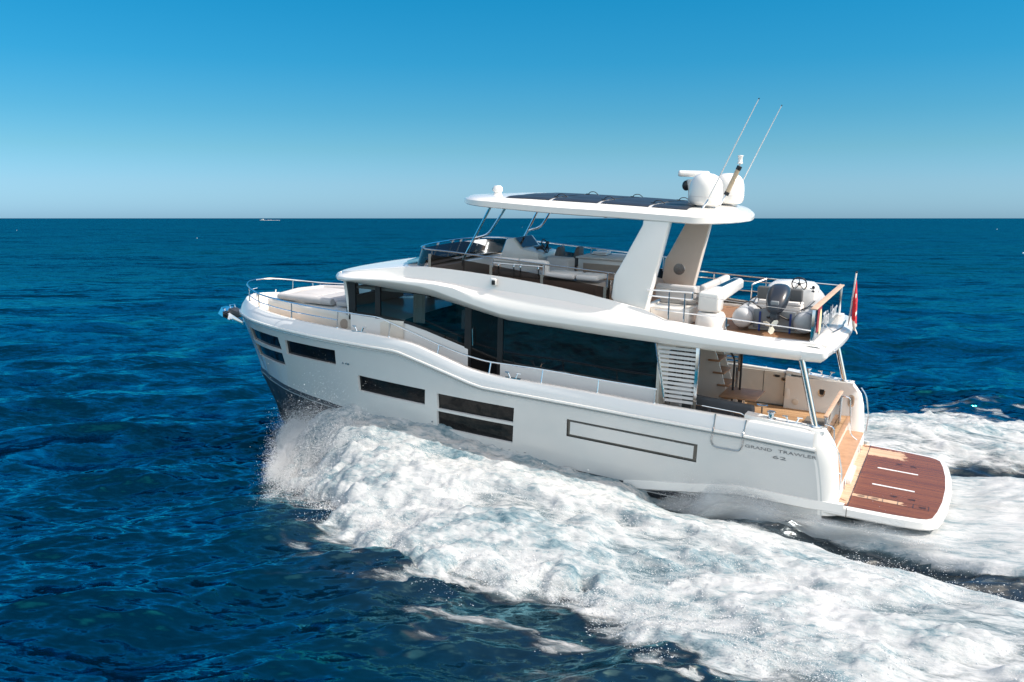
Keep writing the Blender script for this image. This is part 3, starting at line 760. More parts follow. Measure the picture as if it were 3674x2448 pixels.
# stern quarters: the topsides round in to the transom and turn forward again as the inner cockpit wall
for s in (1, -1):
    g = G(); rows = []; prof = [.42,.55,.75,.95,1.19,1.45,1.63,1.8,1.92,2.02,2.10,2.155]
    for z in prof:
        xo = XO(z); xi = XI(z); yo = hy(.62, min(z, 1.76)) if z < 1.79 else 2.60 - (z-1.79)*.20
        sh = max(0, (z-1.95))*.25
        rows.append([(xo+.08, yo+.002, z), (xo, yo-.004, z), (xo-.10, yo-.035, z), (xi+.06, yo-.12-sh*.2, z), (xi+.015, yo-.19, z), (xi, yo-.26, z), (xi+.05, yo-.34, z), (xi+.25, yo-.38, z), (2.05, yo-.38, z)])
    g.loft(rows)
    tp = rows[-1]; g.add([(p[0] + (.02 if i < 6 else 0), p[1], 2.172) for i, p in enumerate(tp)], [tuple(range(9))]); o = len(g.v)
    g.loft([tp, [(p[0] + (.02 if i < 6 else 0), p[1], 2.172) for i, p in enumerate(tp)]])
    if s < 0: g.flip()
    make('stern_quarter', g, M['white'], Y, angle=50)
    g = G().prism([(.46,2.10),(2.05,2.235),(2.05,2.16),(.46,2.05)], 1, 2.18, 2.50); g.v = [(x, y, z+.07) for x, y, z in g.v]
    if s < 0: g.flip()
    make('quarter_deck', g, M['white'], Y)
# fold-down gate in the port bulwark and its steel edge
gp = [(2.62,2.262),(2.63,1.92),(2.68,1.68),(2.60,1.56),(2.09,1.545),(2.02,1.68),(2.02,1.9),(1.985,2.22)]
for s in (1, -1):
    def bsurf(x, z):
        if z < fZS(x): return hy(x, z) + .012
        t = (z-fZS(x))/(fCZ(x)-fZS(x)); return fYS(17.25-x)*(1-t) + (capy(x)+.012)*t + (.045 if t < .2 else .014)
    pth = fillet([(x, bsurf(x, z), z) for x, z in gp], .07)
    g = G().tube([(p[0], bsurf(p[0], p[2]), p[2]) for p in pth], .016, 6)
    if s < 0: g.flip()
    make('bulwark_gate', g, M['steel_dark'], Y)
# lettering on the quarter
def text_mesh(txt, width, height, depth=.003, shear=0.0):
    cu = bpy.data.curves.new('lettering', 'FONT'); cu.body = txt; cu.size = 1; cu.extrude = .01; cu.resolution_u = 3; cu.shear = shear
    ob = bpy.data.objects.new('lettering', cu); C.objects.link(ob)
    dg = bpy.context.evaluated_depsgraph_get(); me = ob.evaluated_get(dg).to_mesh()
    V = [v.co[:] for v in me.vertices]; F = [tuple(p.vertices) for p in me.polygons]
    ob.evaluated_get(dg).to_mesh_clear(); bpy.data.objects.remove(ob); bpy.data.curves.remove(cu)
    x0 = min(v[0] for v in V); x1 = max(v[0] for v in V); y0 = min(v[1] for v in V); y1 = max(v[1] for v in V)
    return [((v[0]-x0)/(x1-x0)*width, (v[1]-y0)/(y1-y0)*height, v[2]/.01*depth) for v in V], F
for txt, xa, xb, z, h in (('GRAND', 1.97, 1.43, 1.655, .062), ('TRAWLER', 1.31, .56, 1.642, .062), ('62', 1.41, 1.14, 1.50, .066)):
    V, F = text_mesh(txt, xa-xb, h)
    g = G().add([(xa-p[0], hy(xa-p[0], z+p[1]) + .004 + p[2], z + p[1] - .035*p[0]) for p in V], F)
    make('hull_lettering', g, M['letter'], Y, smooth=False)
# small pale notice, through-hull fittings
g = G().loft([[surf(x, 1.97 + .0*x, .0) for x in (1.86, 1.66)], [surf(x, 2.09, 0) for x in (1.86, 1.66)]])
g = G(); g.add([(x, fYS(17.25-x)-.045 + .0, z) for x, z in ((1.84,1.945),(1.60,1.93),(1.60,2.07),(1.84,2.085))], [(0,1,2,3)])
g.v = [(x, y + .02, z) for x, y, z in g.v]; nb = make('notice_plate', g, M['book'], Y)
g = G().box(1.74, 1.68, fYS(15.5)-.03, fYS(15.5)-.018, 2.045, 2.06); make('notice_mark', g, M['black'], nb)
for x, z, rr in ((12.10,2.18,.024),(12.0,2.18,.024),(11.92,2.18,.032),(9.45,1.06,.025)):
    g = G().lathe([(0,0),(rr,0),(rr,.012),(rr*.6,.016),(0,.016)], surf(x, z, .002), 14, Matrix.Rotation(R(-90), 4, 'X')); make('hull_outlet', g, M['steel_dark'], Y)
for x, z in ((7.8,.70),(7.6,.69),(7.4,.70),(7.2,.67),(7.0,.69)):
    g = G().box(x, x-.06, hy(x, z)-.01, hy(x, z)+.006, z-.008, z+.008); make('hull_vent', g, M['steel'], Y)

# ------------------------------------------------------------------ decks and superstructure
# side decks and foredeck
for s in (1, -1):
    g = G(); rows = []
    for x in [3.9, 5, 6, 6.9, 7.9, 8.5, 9.2, 9.8, 10.4, 10.9, 12, 13, 14, 15, 15.8, 16.4, 16.8]:
        yo = max(.05, capy(x)-.13); yi = 1.9 if x < 11 else float(np.interp(x, [11, 15.7, 16], [1.85, .9, 0]))
        rows.append([(x, yo, deckz(x)), (x, min(yi, yo), deckz(x))])
    g.loft(rows)
    if s < 0: g.flip()
    make('side_deck', g, M['teak'], Y)
g = G().add([(2.2*0+.42,-2.24,1.35),(.42,2.24,1.35),(4.05,2.36,1.35),(4.05,-2.36,1.35)], [(0,1,2,3)])
make('cockpit_floor', g, M['teak'], Y)
# coachroof trunk on the foredeck
TX = [15.78,15.70,15.5,15,14.2,13.5,12.9,12.2,11.6,10.9,10.6]; TY = [.80,.98,1.03,1.15,1.31,1.45,1.64,1.83,1.94,2.0,2.0]
fTY = lin(TX[::-1], TY[::-1])
rows = []
for i, (x, y) in enumerate(zip(TX, TY)):
    z = 3.30 + .02*max(0, (13-x)) - (.10 if i == 0 else 0)
    rows.append([(x, y, 2.5), (x, y, z-.12), (x, y-.015, z-.05), (x, y-.06, z-.01), (x, y-.14, z+.005), (x, y*.5, z+.035), (x, 0, z+.045)])
g = G().loft(rows); f0 = rows[0]; g.add(f0 + [(f0[0][0], 0, 2.5)], [tuple(range(8))])
make('coachroof', g.mirror(), M['warm_shade'], Y, angle=50)
g = G(); r_ = []
for x, y in zip(TX[1:], TY[1:]):
    z = 3.30 + .02*max(0, 13-x); r_.append([(x, y-.055, z-.004), (x, y-.14, z+.012), (x, y*.5, z+.042), (x, 0, z+.052)])
make('coachroof_top', g.loft(r_).mirror(), M['white'], Y, angle=60)
for s in (1, -1):     # round vent in the trunk side
    g = G().lathe([(.10,0),(.13,0),(.13,.03),(.10,.03)], (12.55, s*1.735, 3.02), 20, Matrix.Rotation(R(-90*s), 4, 'X')); vo = make('trunk_vent', g, M['taupe'], Y)
    g = G().lathe([(0,0),(.10,0),(.10,.012),(0,.012)], (12.55, s*1.735, 3.02), 18, Matrix.Rotation(R(-90*s), 4, 'X')); make('vent_grille', g, M['black'], vo)
# deckhouse: white lower panels, dark glass between frames, raked windscreen
GL = [(12.2,3.36),(11.1,3.31),(10.5,3.25),(9.98,3.14),(9.45,3.0),(8.83,2.84)]
for s in (1, -1):
    g = G(); rows = [[(x, 1.955, z), (x, 1.965, z-.03), (x, 1.965, 1.2)] for x, z in GL]; rows.append([(8.80,1.955,2.82),(8.80,1.965,2.80),(8.80,1.965,1.2)]); g.loft(rows)
    if s < 0: g.flip()
    make('cabin_side', g, M['bulwark'], Y)
    g = G().loft([[(x, 1.957, z), (x, 1.967, z-.03), (x, 1.967, 1.2)] for x, z in ((7.93,2.57),(6.26,2.56),(5.4,2.47),(4.1,2.44))])
    if s < 0: g.flip()
    make('cabin_side', g, M['bulwark'], Y)
    g = G().loft([[(x, 1.94, zt), (x, 1.94, zb)] for x, zt, zb in ((12.36,4.3,3.3),(10.4,4.3,3.1),(8.83,4.0,2.8))])
    if s < 0: g.flip()
    make('cabin_window', g, M['glass'], Y)
    g = G().loft([[(x, 1.95, zt), (x, 1.95, zb)] for x, zt, zb in ((8.83,4.0,1.3),(7.93,3.8,1.3))])
    if s < 0: g.flip()
    dr = make('side_door', g, M['pane'], Y)
    g = G().tube([(8.66, s*1.97, 3.34), (8.66, s*2.02, 3.33), (8.64, s*2.02, 2.94), (8.64, s*1.97, 2.93)], .014, 6); make('door_handle', g, M['steel'], dr)
    g = G().loft([[(x, 1.94, zt), (x, 1.94, zb)] for x, zt, zb in ((7.93,3.8,2.3),(6,3.75,2.3),(4.1,3.6,2.3))])
    if s < 0: g.flip()
    make('cabin_window', g, M['saloon_pane'], Y)
    for x0, x1 in ((12.26,12.06),(11.46,11.31),(8.9,8.72),(8.02,7.88)):
        g = G().box(x1, x0, 1.90, 1.962, 2.0 if x0 < 9 else 3.2, 4.25 if x0 > 9 else 3.85)
        if s < 0: g.flip()
        make('window_pillar', g, M['black'], Y)
    g = G().loft([[(x, 1.948, z+.0), (x, 1.968, z+.012), (x, 1.968, z+.07), (x, 1.948, z+.075)] for x, z in GL[:-1]])
    if s < 0: g.flip()
    make('window_sill', g, M['black'], Y)
# windscreen, wrapped round the front
g = G(); top = []; bot = []
for k in range(13):
    a = -1 + 2*k/12; yy = 1.9*a; xx = 12.22 + .55*(1-abs(a)**2.6)
    bot.append((xx, yy, 3.34)); top.append((xx+.14, yy, 4.32))
make('windscreen', g.loft([top, bot]), M['glass'], Y)
for s in (1, -1):
    g = G().tube([(12.25, s*1.91, 3.30), (12.40, s*1.91, 4.25)], .055, 8); make('windscreen_frame', g, M['white'], Y)
g = G().tube([(12.77, .5, 3.36), (12.86, .38, 3.95)], .014, 6); make('wiper', g, M['black'], Y)
# saloon inside: floor, aft bulkhead, dashboard, furniture seen through the glass
g = G().box(4.2, 12.3, -1.88, 1.88, 1.3, 1.34); make('saloon_floor', g, M['interior'], Y)
g = G().box(11.2, 12.3, -1.75, 1.75, 2.3, 3.26, .05); make('dashboard', g, M['interior'], Y)
g = G().box(9.2, 11.0, .5, 1.75, 2.2, 3.10, .05); make('inside_sofa', g, M['interior'], Y)
g = G().box(9.06, 9.5, 1.0, 1.06, 2.85, 3.58, .02); make('inside_panel', g, M['interior_light'], Y)
g = G().tube(fillet([(9.38,1.12,3.30),(9.07,1.12,3.28),(9.10,1.12,3.05)], .05), .010, 6); make('inside_handrail', g, M['steel'], Y)
g = G().box(9.4, 12.0, -1.2, -.6, 2.0, 2.7, .05); make('inside_cabinet', g, M['interior_light'], Y)
for w0, w1, y0, y1, nm in ((4.05, 4.12, -1.95, 1.95, 'aft_bulkhead'),):
    g = G().box(w0, w1, y0, -1.25, 1.3, 3.5); g.box(w0, w1, 1.3, y1, 1.3, 3.5); g.box(w0, w1, -1.25, 1.3, 3.2, 3.5); make(nm, g, M['warm_shade'], Y)
g = G().box(4.06, 4.09, -1.25, 1.3, 1.36, 3.2); make('saloon_door', g, M['pane'], Y)
for y in (-.6, .05, .7):
    g = G().box(4.03, 4.1, y-.025, y+.025, 1.36, 3.2); make('door_frame', g, M['steel_dark'], Y)
# flybridge moulding: brow, bright shoulder, coaming
SX  = [.95, 1.3, 1.8, 2.7, 3.4, 3.95, 4.4, 5.2, 5.8, 6.4, 7.0, 7.75, 8.45, 9.0, 9.5, 9.9, 10.4, 11.0, 11.6, 12.05]
f1z = lin([.9,2,3,4.1,5.2,6.4,7.0,7.75,8.45,9.0,9.9,11,12], [3.50,3.50,3.52,3.54,3.56,3.60,3.60,3.62,3.73,3.84,4.01,4.08,4.14])
f1y = lin([.9,4,6,7.5,8.5], [2.28,2.28,2.2,2.0,1.95])
f2z = pchip([.9,3,4.1,5.2,6.4,7.0,7.75,8.45,9.0,9.6,10,11,12.1], [3.64,3.66,3.70,3.74,3.78,3.79,3.84,3.985,4.11,4.25,4.30,4.335,4.27])
f3z = pchip([.9,1.8,3,4.1,5.2,6.4,7.0,7.75,8.45,9.0,9.5,10.2,11,12.05], [3.72,3.74,3.79,3.86,3.90,3.94,3.97,4.04,4.17,4.32,4.37,4.385,4.38,4.33])
f4z = pchip([.8,.96,1.8,2.7,3.95,5.2,6.5,7.6,8.6,9.6,10.45,11.2,12.08], [3.79,3.81,3.89,3.92,4.01,4.13,4.25,4.32,4.37,4.43,4.445,4.43,4.385])
f5z = pchip([.8,2.7,3.8,3.98,4.2,4.42,4.6,5.34,6.05,6.96,8.11,8.6,9.4,9.9,10.5,11.2,12.05], [3.81,3.94,4.02,4.04,4.11,4.205,4.25,4.36,4.47,4.57,4.66,4.685,4.72,4.73,4.685,4.59,4.48])
def flysec(x):
    sc = 1.0 if x > 1 else 1 - .10*((1-x)/.45)**2
    w3 = float(np.interp(x, [.5,.9,2,11,12.05], [2.34,2.40,2.42,2.40,2.36]))
    y4 = float(np.interp(x, [.5,.9,9,12.05], [2.16,2.2,2.2,2.2])); y5 = float(np.interp(x, [.5,.9,9,12.05], [2.08,2.12,2.10,2.10]))
    z1, z2, z3, z4, z5 = f1z(x), f2z(x), f3z(x), f4z(x), f5z(x)
    p = [(1.3, z1), (f1y(x)-.03, z1), (f1y(x), z1+.012), (w3-.03, z2-.035), (w3, z2), (w3, (z2+z3)/2), (w3-.015, z3), ((w3*.45+y4*.55), z3*.45+z4*.55+.012), (y4+.015, z4-.004), (y4, z4+.004), (y5+.008, z5-.03), (y5, z5-.008), (y5-.02, z5)]
    return [(x, y*sc, z) for y, z in p]
rows = [flysec(x) for x in SX]
# nose of the brow, rounding to the centreline
base = rows[-1]
for q in (.22, .45, .66, .83, .95, 1.0):
    a = q*math.pi/2; k = math.cos(a); 
    rows.append([(12.05 + (1.0*math.sin(a))*(1.0 - .10*(i/12)), y*max(k, .02)**.75, z*(1-.0) - .03*math.sin(a) - (.10*math.sin(a) if i > 8 else 0)) for i, (x, y, z) in enumerate(base)])
g = G().loft(rows); make('flybridge_moulding', g.mirror(), M['white'], Y, angle=28)
# forward roof closing the coaming ahead of the flybridge screen
g = G(); rr = []
for r_ in rows[[i for i, x in enumerate(SX) if x == 9.9][0]:]:
    x, y, z = r_[-1]; cr = .06*y/2.1
    rr.append([(x, y, z), (x, y*.85, z+cr*.5), (x, y*.5, z+cr*.9), (x, 0, z+cr)])
make('forward_roof', g.loft(rr).mirror(), M['white'], Y, angle=50)
g = G().add([(10.62,1.75,4.70),(10.95,1.3,4.68),(11.12,.5,4.69),(11.12,-.5,4.69),(10.95,-1.3,4.68),(10.62,-1.75,4.70),(10.2,-1.75,4.78),(10.2,1.75,4.78)], [tuple(range(8))])
g.v = [(x, y, z+.045) for x, y, z in g.v]; make('roof_window', g, M['pane'], Y)
# aft edge of the flybridge deck, one band swept round both corners
plan = [Vector((1.05,2.402,0)), Vector((.70,2.375,0))]
for k in range(1, 7):
    a = k/7*math.pi/2; plan.append(Vector((.70-.135*math.sin(a), 2.24+.135*math.cos(a), 0)))
for y in (2.1, 1.7, 1.2, .6): plan.append(Vector((.455 + .11*(y/2.1)**2, y, 0)))
plan = plan + [Vector((.455,0,0))] + [Vector((v.x,-v.y,0)) for v in reversed(plan)]
prof_ = [(.45,3.495),(.13,3.50),(.11,3.508),(.012,3.60),(0,3.63),(0,3.71),(.02,3.735),(.10,3.775),(.20,3.806),(.23,3.812),(.45,3.814)]
rr = []
for i, v in enumerate(plan):
    t_ = (plan[min(i+1, len(plan)-1)] - plan[max(i-1, 0)]).normalized(); nr = Vector((-t_.y, t_.x, 0)); 
    if nr.dot(Vector((1.6,0,0))-v) < 0: nr = -nr
    rr.append([(v.x+nr.x*d, v.y+nr.y*d, z) for d, z in prof_])
make('aft_deck_edge', G().loft(rr), M['white'], Y, angle=26)
for s in (1, -1):
    g = G().lathe([(0,0),(.04,0),(.035,.018),(0,.02)], (.50, s*1.75, 3.67), 14, Matrix.Rotation(R(-90), 4, 'Y')); make('stern_light', g, M['steel'], Y)
# inner lining of the coaming, flybridge floors
g = G()
for s in (1,):
    rows = [[(x, flysec(x)[-1][1], flysec(x)[-1][2]), (x, flysec(x)[-1][1]-.05, flysec(x)[-1][2]-.005), (x, flysec(x)[-1][1]-.07, 4.1 if x > 4.6 else 3.8)] for x in SX if 4.2 <= x <= 9.9]
    g.loft(rows)
make('coaming_lining', g.mirror(), M['white'], Y)
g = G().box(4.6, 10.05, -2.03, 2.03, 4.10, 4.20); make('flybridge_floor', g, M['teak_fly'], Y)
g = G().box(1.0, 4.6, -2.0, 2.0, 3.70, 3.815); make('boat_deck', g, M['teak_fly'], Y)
g = G().box(.62, 1.03, -2.02, 2.02, 3.78, 3.826, .008); g.box(.8, 4.6, 1.95, 2.16, 3.79, 3.87, .02); g.box(.8, 4.6, -2.16, -1.95, 3.79, 3.87, .02); make('deck_margin', g, M['white'], Y)
g = G().box(4.5, 4.62, -2.0, 2.0, 3.7, 4.21); make('deck_step', g, M['white'], Y)
g = G().box(.8, 4.1, -1.95, 1.95, 3.44, 3.51); g.box(4.1, 7.9, -1.9, 1.9, 3.5, 3.58); make('saloon_ceiling', g, M['warm_shade'], Y)
g = G().box(8.2, 12.1, -1.85, 1.85, 4.0, 4.06); make('wheelhouse_ceiling', g, M['warm_shade'], Y)
# ------------------------------------------------------------------ hardtop
def ht_w(x):   # half breadth of the top
    if x > 8.45: return 1.95*max(0, 1-((x-8.45)/1.32)**1.7)**.62
    if x < 3.8: return 1.95*(max(0, 1-((3.8-x)/1.05)**3.0))**.55
    return 1.95
zb = lin([2.6,2.8,3.5,4.2,5.2,6.6,8.66,9.9], [6.08,6.07,6.06,6.08,6.105,6.12,6.20,6.235])
zt = pchip([2.74,2.88,3.13,3.4,3.7,4.5,6,7.3,8.8,9.4,9.75,9.885], [6.20,6.26,6.34,6.38,6.395,6.42,6.46,6.475,6.45,6.415,6.385,6.365])
rows = []
XS_ = [2.752,2.76,2.78,2.81,2.85,2.90,2.97,3.05,3.18,3.35,3.55,3.8,4.0,4.4,5,5.6,6.2,6.8,7.4,8,8.2,8.4,8.6,8.8,9.0,9.2,9.4,9.5,9.6,9.68,9.74,9.765,9.769]
for x in XS_:
    w = max(.02, ht_w(x)); b = zb(x); t = zt(x); sd = min(.15, (t-b)*.55); k = min(1, w/.6)
    rows.append([(x, 0, b), (x, w*.8, b), (x, w-.06*k, b+.004), (x, w, b+.025), (x, w, b+sd), (x, w-.02*k, b+sd+.015), (x, w-.22*k, b+sd+(t-b-sd)*.55), (x, w*.72, b+sd+(t-b-sd)*.86), (x, w*.36, t-.01), (x, 0, t)])
gt = G().loft(rows)
for e_ in (rows[0], rows[-1]): gt.add(e_, [tuple(range(len(e_)))])
HT = make('hardtop', gt.mirror(), M['white'], Y, angle=30)
def htz(x, y):
    w = max(.02, ht_w(x)); b = zb(x); t = zt(x); sd = min(.15, (t-b)*.6); k = min(1, w/.6)
    return float(np.interp(abs(y), [0, w*.36, w*.72, w-.22*k], [t, t-.01, b+sd+(t-b-sd)*.86, b+sd+(t-b-sd)*.55]))
for (xa, xb) in ((8.05,6.95),(6.88,5.78),(5.71,4.61),(4.54,3.75)):
    for (ya, yb) in ((1.62,.86),(.80,-.80),(-.86,-1.62)):
        g = G(); rr = []
        for i in range(7):
            x = xa + (xb-xa)*i/6; rr.append([(x, ya+(yb-ya)*j/8, htz(x, ya+(yb-ya)*j/8)+.012) for j in range(9)])
        g.loft(rr); make('solar_panel', g, M['solar'], Y)
for x in (6.915, 5.745, 4.575):
    for y in (1.0, -1.0):
        g = G().tube(curve([(x+.12, y, htz(x, y)+.015), (x+.06, y, htz(x, y)+.07), (x-.05, y, htz(x, y)+.075), (x-.14, y, htz(x, y)+.015)], 4), .010, 5); g.box(x+.10, x+.17, y-.03, y+.03, htz(x, y)+.01, htz(x, y)+.03)
        make('panel_cable', g, M['black'], Y)
LEG = [(4.62,6.10),(4.61,6.01),(5.10,5.03),(5.19,4.88),(5.24,4.37),(5.19,4.32),(5.17,3.95),(4.40,3.95),(4.42,4.22),(4.02,6.10)]
for s in (1, -1):
    g = G(); n_ = len(LEG)
    def yl(z, o): return s*((2.0 - .07*(z-4.2)/1.9) - (0 if o else .24))
    g.solid([(x, yl(z, 1), z) for x, z in LEG] + [(x, yl(z, 0), z) for x, z in LEG], [tuple(range(n_)), tuple(range(2*n_-1, n_-1, -1))] + [(i, i+n_, (i+1) % n_+n_, (i+1) % n_) for i in range(n_)], .035, 3)
    lg = make('hardtop_leg', g, M['white'] if s > 0 else M['leg'], Y, angle=50)  # starboard leg gets the shaded, warmer copy of the white
    g = G().lathe([(0,0),(.15,0),(.14,.012),(0,.016)], (4.80, s*1.745, 4.67), 22, Matrix.Rotation(R(90*s), 4, 'X')); make('loudspeaker', g, M['steel_dark'], lg)
    g = G().tube([(9.22, s*1.5, 4.35), (9.22, s*1.5, 4.89), (8.93, s*1.5, 5.42), (8.52, s*1.47, 6.19)], .034, 8)
    g2 = G().tube(fillet([(8.93, s*1.5, 5.42), (8.55, s*1.5, 5.53), (8.12, s*1.47, 6.19)], .16), .030, 8)
    st = make('hardtop_strut', g, M['steel'], Y); make('strut_brace', g2, M['steel'], st)
g = G().ball((5.6, 1.55, 6.10), .05, 10, (1.2,1,.5)); make('ceiling_light', g, M['black'], Y)
# satellite domes, radar, searchlight, aerials
for cx, cy, rr_ in ((3.58, .80, .36), (3.42, -.60, .36)):
    z0 = htz(cx, cy)
    g = G().lathe([(0,z0+.04),(rr_*.74,z0+.04),(rr_*.90,z0+.065),(rr_*.985,z0+.13),(rr_,z0+.20),(rr_*.995,z0+.38),(rr_*.965,z0+.48),(rr_*.88,z0+.58),(rr_*.70,z0+.665),(rr_*.44,z0+.715),(rr_*.18,z0+.732),(0,z0+.734)], (cx, cy, 0), 40)
    dm = make('satellite_dome', g, M['white'], Y, angle=60)
    g = G().lathe([(0,-.04),(.20,-.04),(.24,.055),(0,.055)], (cx, cy, z0), 24); make('dome_base', g, M['steel_dark'], dm)
    g = G().lathe([(rr_+.0005,z0+.225),(rr_+.003,z0+.228),(rr_+.003,z0+.236),(rr_+.0005,z0+.239)], (cx, cy, 0), 40); make('dome_seam', g, M['cushion_white'], dm)
g = G().tube([(4.05,-.1,6.40),(4.10,-.1,6.72),(4.13,-.1,6.95)], [.16,.13,.15], 14); rd = make('radar', g, M['white'], Y)
ca, sa = math.cos(R(26)), math.sin(R(26))
g = G().hull8([(4.12+ux*ca*.36-uy*sa*.075, -.1+ux*sa*.36+uy*ca*.075, z) for z, ux, uy in ((7.0,-1,-1),(7.0,1,-1),(7.0,1,1),(7.0,-1,1),(7.14,-1,-1),(7.14,1,-1),(7.14,1,1),(7.14,-1,1))], .05, 3); make('radar_bar', g, M['white'], rd)
g = G().ball((4.28,-.1,6.80), .10, 12, (1,1,1.2)); make('radar_horn', g, M['black'], rd)
g = G().lathe([(0,0),(.10,0),(.10,.03),(.085,.05),(.11,.07),(.12,.12),(.115,.17),(.08,.215),(0,.225)], (8.78,.6,htz(8.78,.6)-.005), 24); sl = make('searchlight', g, M['white'], Y)
g = G().ball((8.87,.62,htz(8.78,.6)+.12), .06, 10, (.7,1,1)); make('light_lens', g, M['steel_dark'], sl)
for y in (1.25, -1.25):
    g = G().tube([(3.52, y, htz(3.52, y)), (3.40, y, htz(3.5, y)+.2)], .022, 8); wb = make('whip_aerial', g, M['steel'], Y)
    g = G().tube([(3.42, y, 6.53), (2.9, y, 7.72), (2.49, y, 8.64)], [.017,.013,.009], 6); make('aerial_rod', g, M['white'], wb)
    g = G().ball((2.485, y, 8.65), .016, 8); make('aerial_tip', g, M['black'], wb)
g = G().tube([(3.42,.1,6.40),(3.28,.1,6.68)], .018, 8); mp_ = make('light_mast', g, M['steel'], Y)
g = G().tube([(3.30,.1,6.64),(3.05,.1,7.25)], .052, 10); make('mast_tube', g, M['tan'], mp_)
g = G().tube([(3.305,.1,6.63),(3.275,.1,6.70)], .058, 10); g.tube([(3.075,.1,7.19),(3.04,.1,7.27)], .058, 10); make('mast_collar', g, M['black'], mp_)
g = G().tube([(3.05,.1,7.24),(3.04,.1,7.33)], .016, 8); g.lathe([(0,7.32),(.06,7.32),(.066,7.34),(.05,7.36),(.05,7.46),(.066,7.49),(.06,7.51),(0,7.51)], (3.04,.1,0), 14); make('masthead_light', g, M['white'], mp_)
# small floodlight on the coaming side
g = G().box(7.93, 8.10, 2.16, 2.26, 4.44, 4.62, .04, 3); fl_ = make('side_camera', g, M['white'], Y)
g = G().box(7.96, 8.05, 2.24, 2.275, 4.46, 4.57, .02); make('camera_lens', g, M['black'], fl_)

# ------------------------------------------------------------------ rails, screens and deck gear (parts of the yacht)
TOP = [(16.37,.97,3.56),(15.68,1.37,3.49),(14.9,1.70,3.47),(14.07,1.97,3.46),(13.2,2.17,3.455),(12.32,2.33,3.45),(11.5,2.44,3.45),(11.0,2.48,3.44),(10.66,2.5,3.36),(10.0,2.5,3.17),(9.3,2.5,2.97),(8.75,2.5,2.83),(8.34,2.5,2.76),(7.91,2.5,2.71),(7.2,2.5,2.70),(6.56,2.5,2.69),(5.2,2.5,2.63),(4.5,2.5,2.61),(3.92,2.5,2.59)]
for s in (1, -1):
    front = [(16.98, 0, 3.63), (16.90, .35*s, 3.625), (16.70, .68*s, 3.60)]
    p = curve([(x, y, z) for x, y, z in front[:1]] + front[1:] + [(x, y*s, z) for x, y, z in TOP], 4)
    rl = make('bulwark_rail', G().tube(p, .021, 7), M['steel'], Y)
    low = [(16.92, .02*s, 3.40), (16.85, .34*s, 3.395), (16.66, .66*s, 3.37)] if s > 0 else [(15.9, 1.26*s, 3.47), (15.88, 1.27*s, 3.30)]
    low += [(x, y*s, z-.225) for x, y, z in TOP[(1 if s < 0 else 0):6]]
    make('lower_rail', G().tube(fillet(low, .08) if s < 0 else curve(low, 4), .015, 6), M['steel'], rl)
    for x in (16.4, 15.7, 14.07, 12.32, 10.66, 9.28, 7.9, 6.58, 5.24, 3.95):
        zt_ = float(np.interp(x, [t[0] for t in TOP][::-1], [t[2] for t in TOP][::-1])); yt = float(np.interp(x, [t[0] for t in TOP][::-1], [t[1] for t in TOP][::-1]))
        yb = capy(x)-.06 if x < 16 else .93
        g = G().tube([(x, s*yb, fCZ(x)-.01), (x, s*yt, zt_)], .016, 7); g.lathe([(0,0),(.032,0),(.028,.02),(0,.03)], (x, s*yb, fCZ(x)-.004), 10)
        make('rail_post', g, M['steel'], rl)
    # folding cleats on the cap
    for cx, cy in ((11.58, capy(11.58)-.05), (7.28, capy(7.28)-.05), (1.12, 2.35)):
        zc_ = fCZ(cx) if cx > 2 else 2.20
        if cx < 2: zc_ = 2.225
        g = G().box(cx-.20, cx+.20, s*cy-.035, s*cy+.035, zc_-.004, zc_+.012)
        for q in (-1, 1):
            g.tube([(cx+q*.07, s*cy, zc_), (cx+q*.13, s*cy, zc_+.12)], .017, 7); g.tube([(cx+q*.09, s*cy, zc_+.125), (cx+q*.20, s*cy, zc_+.125)], .015, 7)
        make('cleat', g, M['steel'], Y)
    g = G().lathe([(0,0),(.11,0),(.11,.02),(.065,.04),(.06,.12),(.085,.145),(.085,.165),(0,.17)], (1.55, s*2.33, 2.235), 20); make('mooring_capstan', g, M['steel'], Y)
    # pole from the quarter up to the overhang
    g = G().tube([(.67, s*2.29, 2.16), (1.05, s*2.27, 3.52)], .062, 14); g.lathe([(0,0),(.11,0),(.10,.02),(0,.02)], (.675, s*2.29, 2.205), 16); make('deck_pole', g, M['steel'], Y)
    for q in (-.13, .13):
        g = G().lathe([(0,0),(.035,0),(.03,.03),(0,.035)], (.68+q, s*2.29, 2.20), 10); make('pole_fitting', g, M['steel'], Y)
# louvred screen between side deck and cockpit (port and starboard)
for s in (1, -1):
    g = G().tube([(4.12, s*2.1, 3.50), (3.87, s*2.1, 2.22)], .032, 8); lo = make('louvre_screen', g, M['steel'], Y)
    g = G().box(3.16, 3.235, s*2.1-.03, s*2.1+.03, 2.16, 3.50, .008); make('screen_post', g, M['steel'], lo)
    for k in range(13):
        z = 3.43 - k*.0955; xf = 4.10 - (3.5-z)*.20
        g = G().hull8([(3.2,s*2.1-.02,z-.03),(xf,s*2.1-.02,z-.03),(xf,s*2.1+.012,z-.03),(3.2,s*2.1+.012,z-.03),(3.2,s*2.1-.025,z+.025),(xf,s*2.1-.025,z+.025),(xf,s*2.1-.005,z+.025),(3.2,s*2.1-.005,z+.025)])
        make('louvre', g, M['warm_shade'] if s < 0 else M['cushion_white'], lo)
    for x in (3.78, 3.24):
        g = G().box(x-.03, x+.03, s*2.1-.03, s*2.1+.03, 1.5, 2.25); make('screen_foot', g, M['steel_dark'], lo)
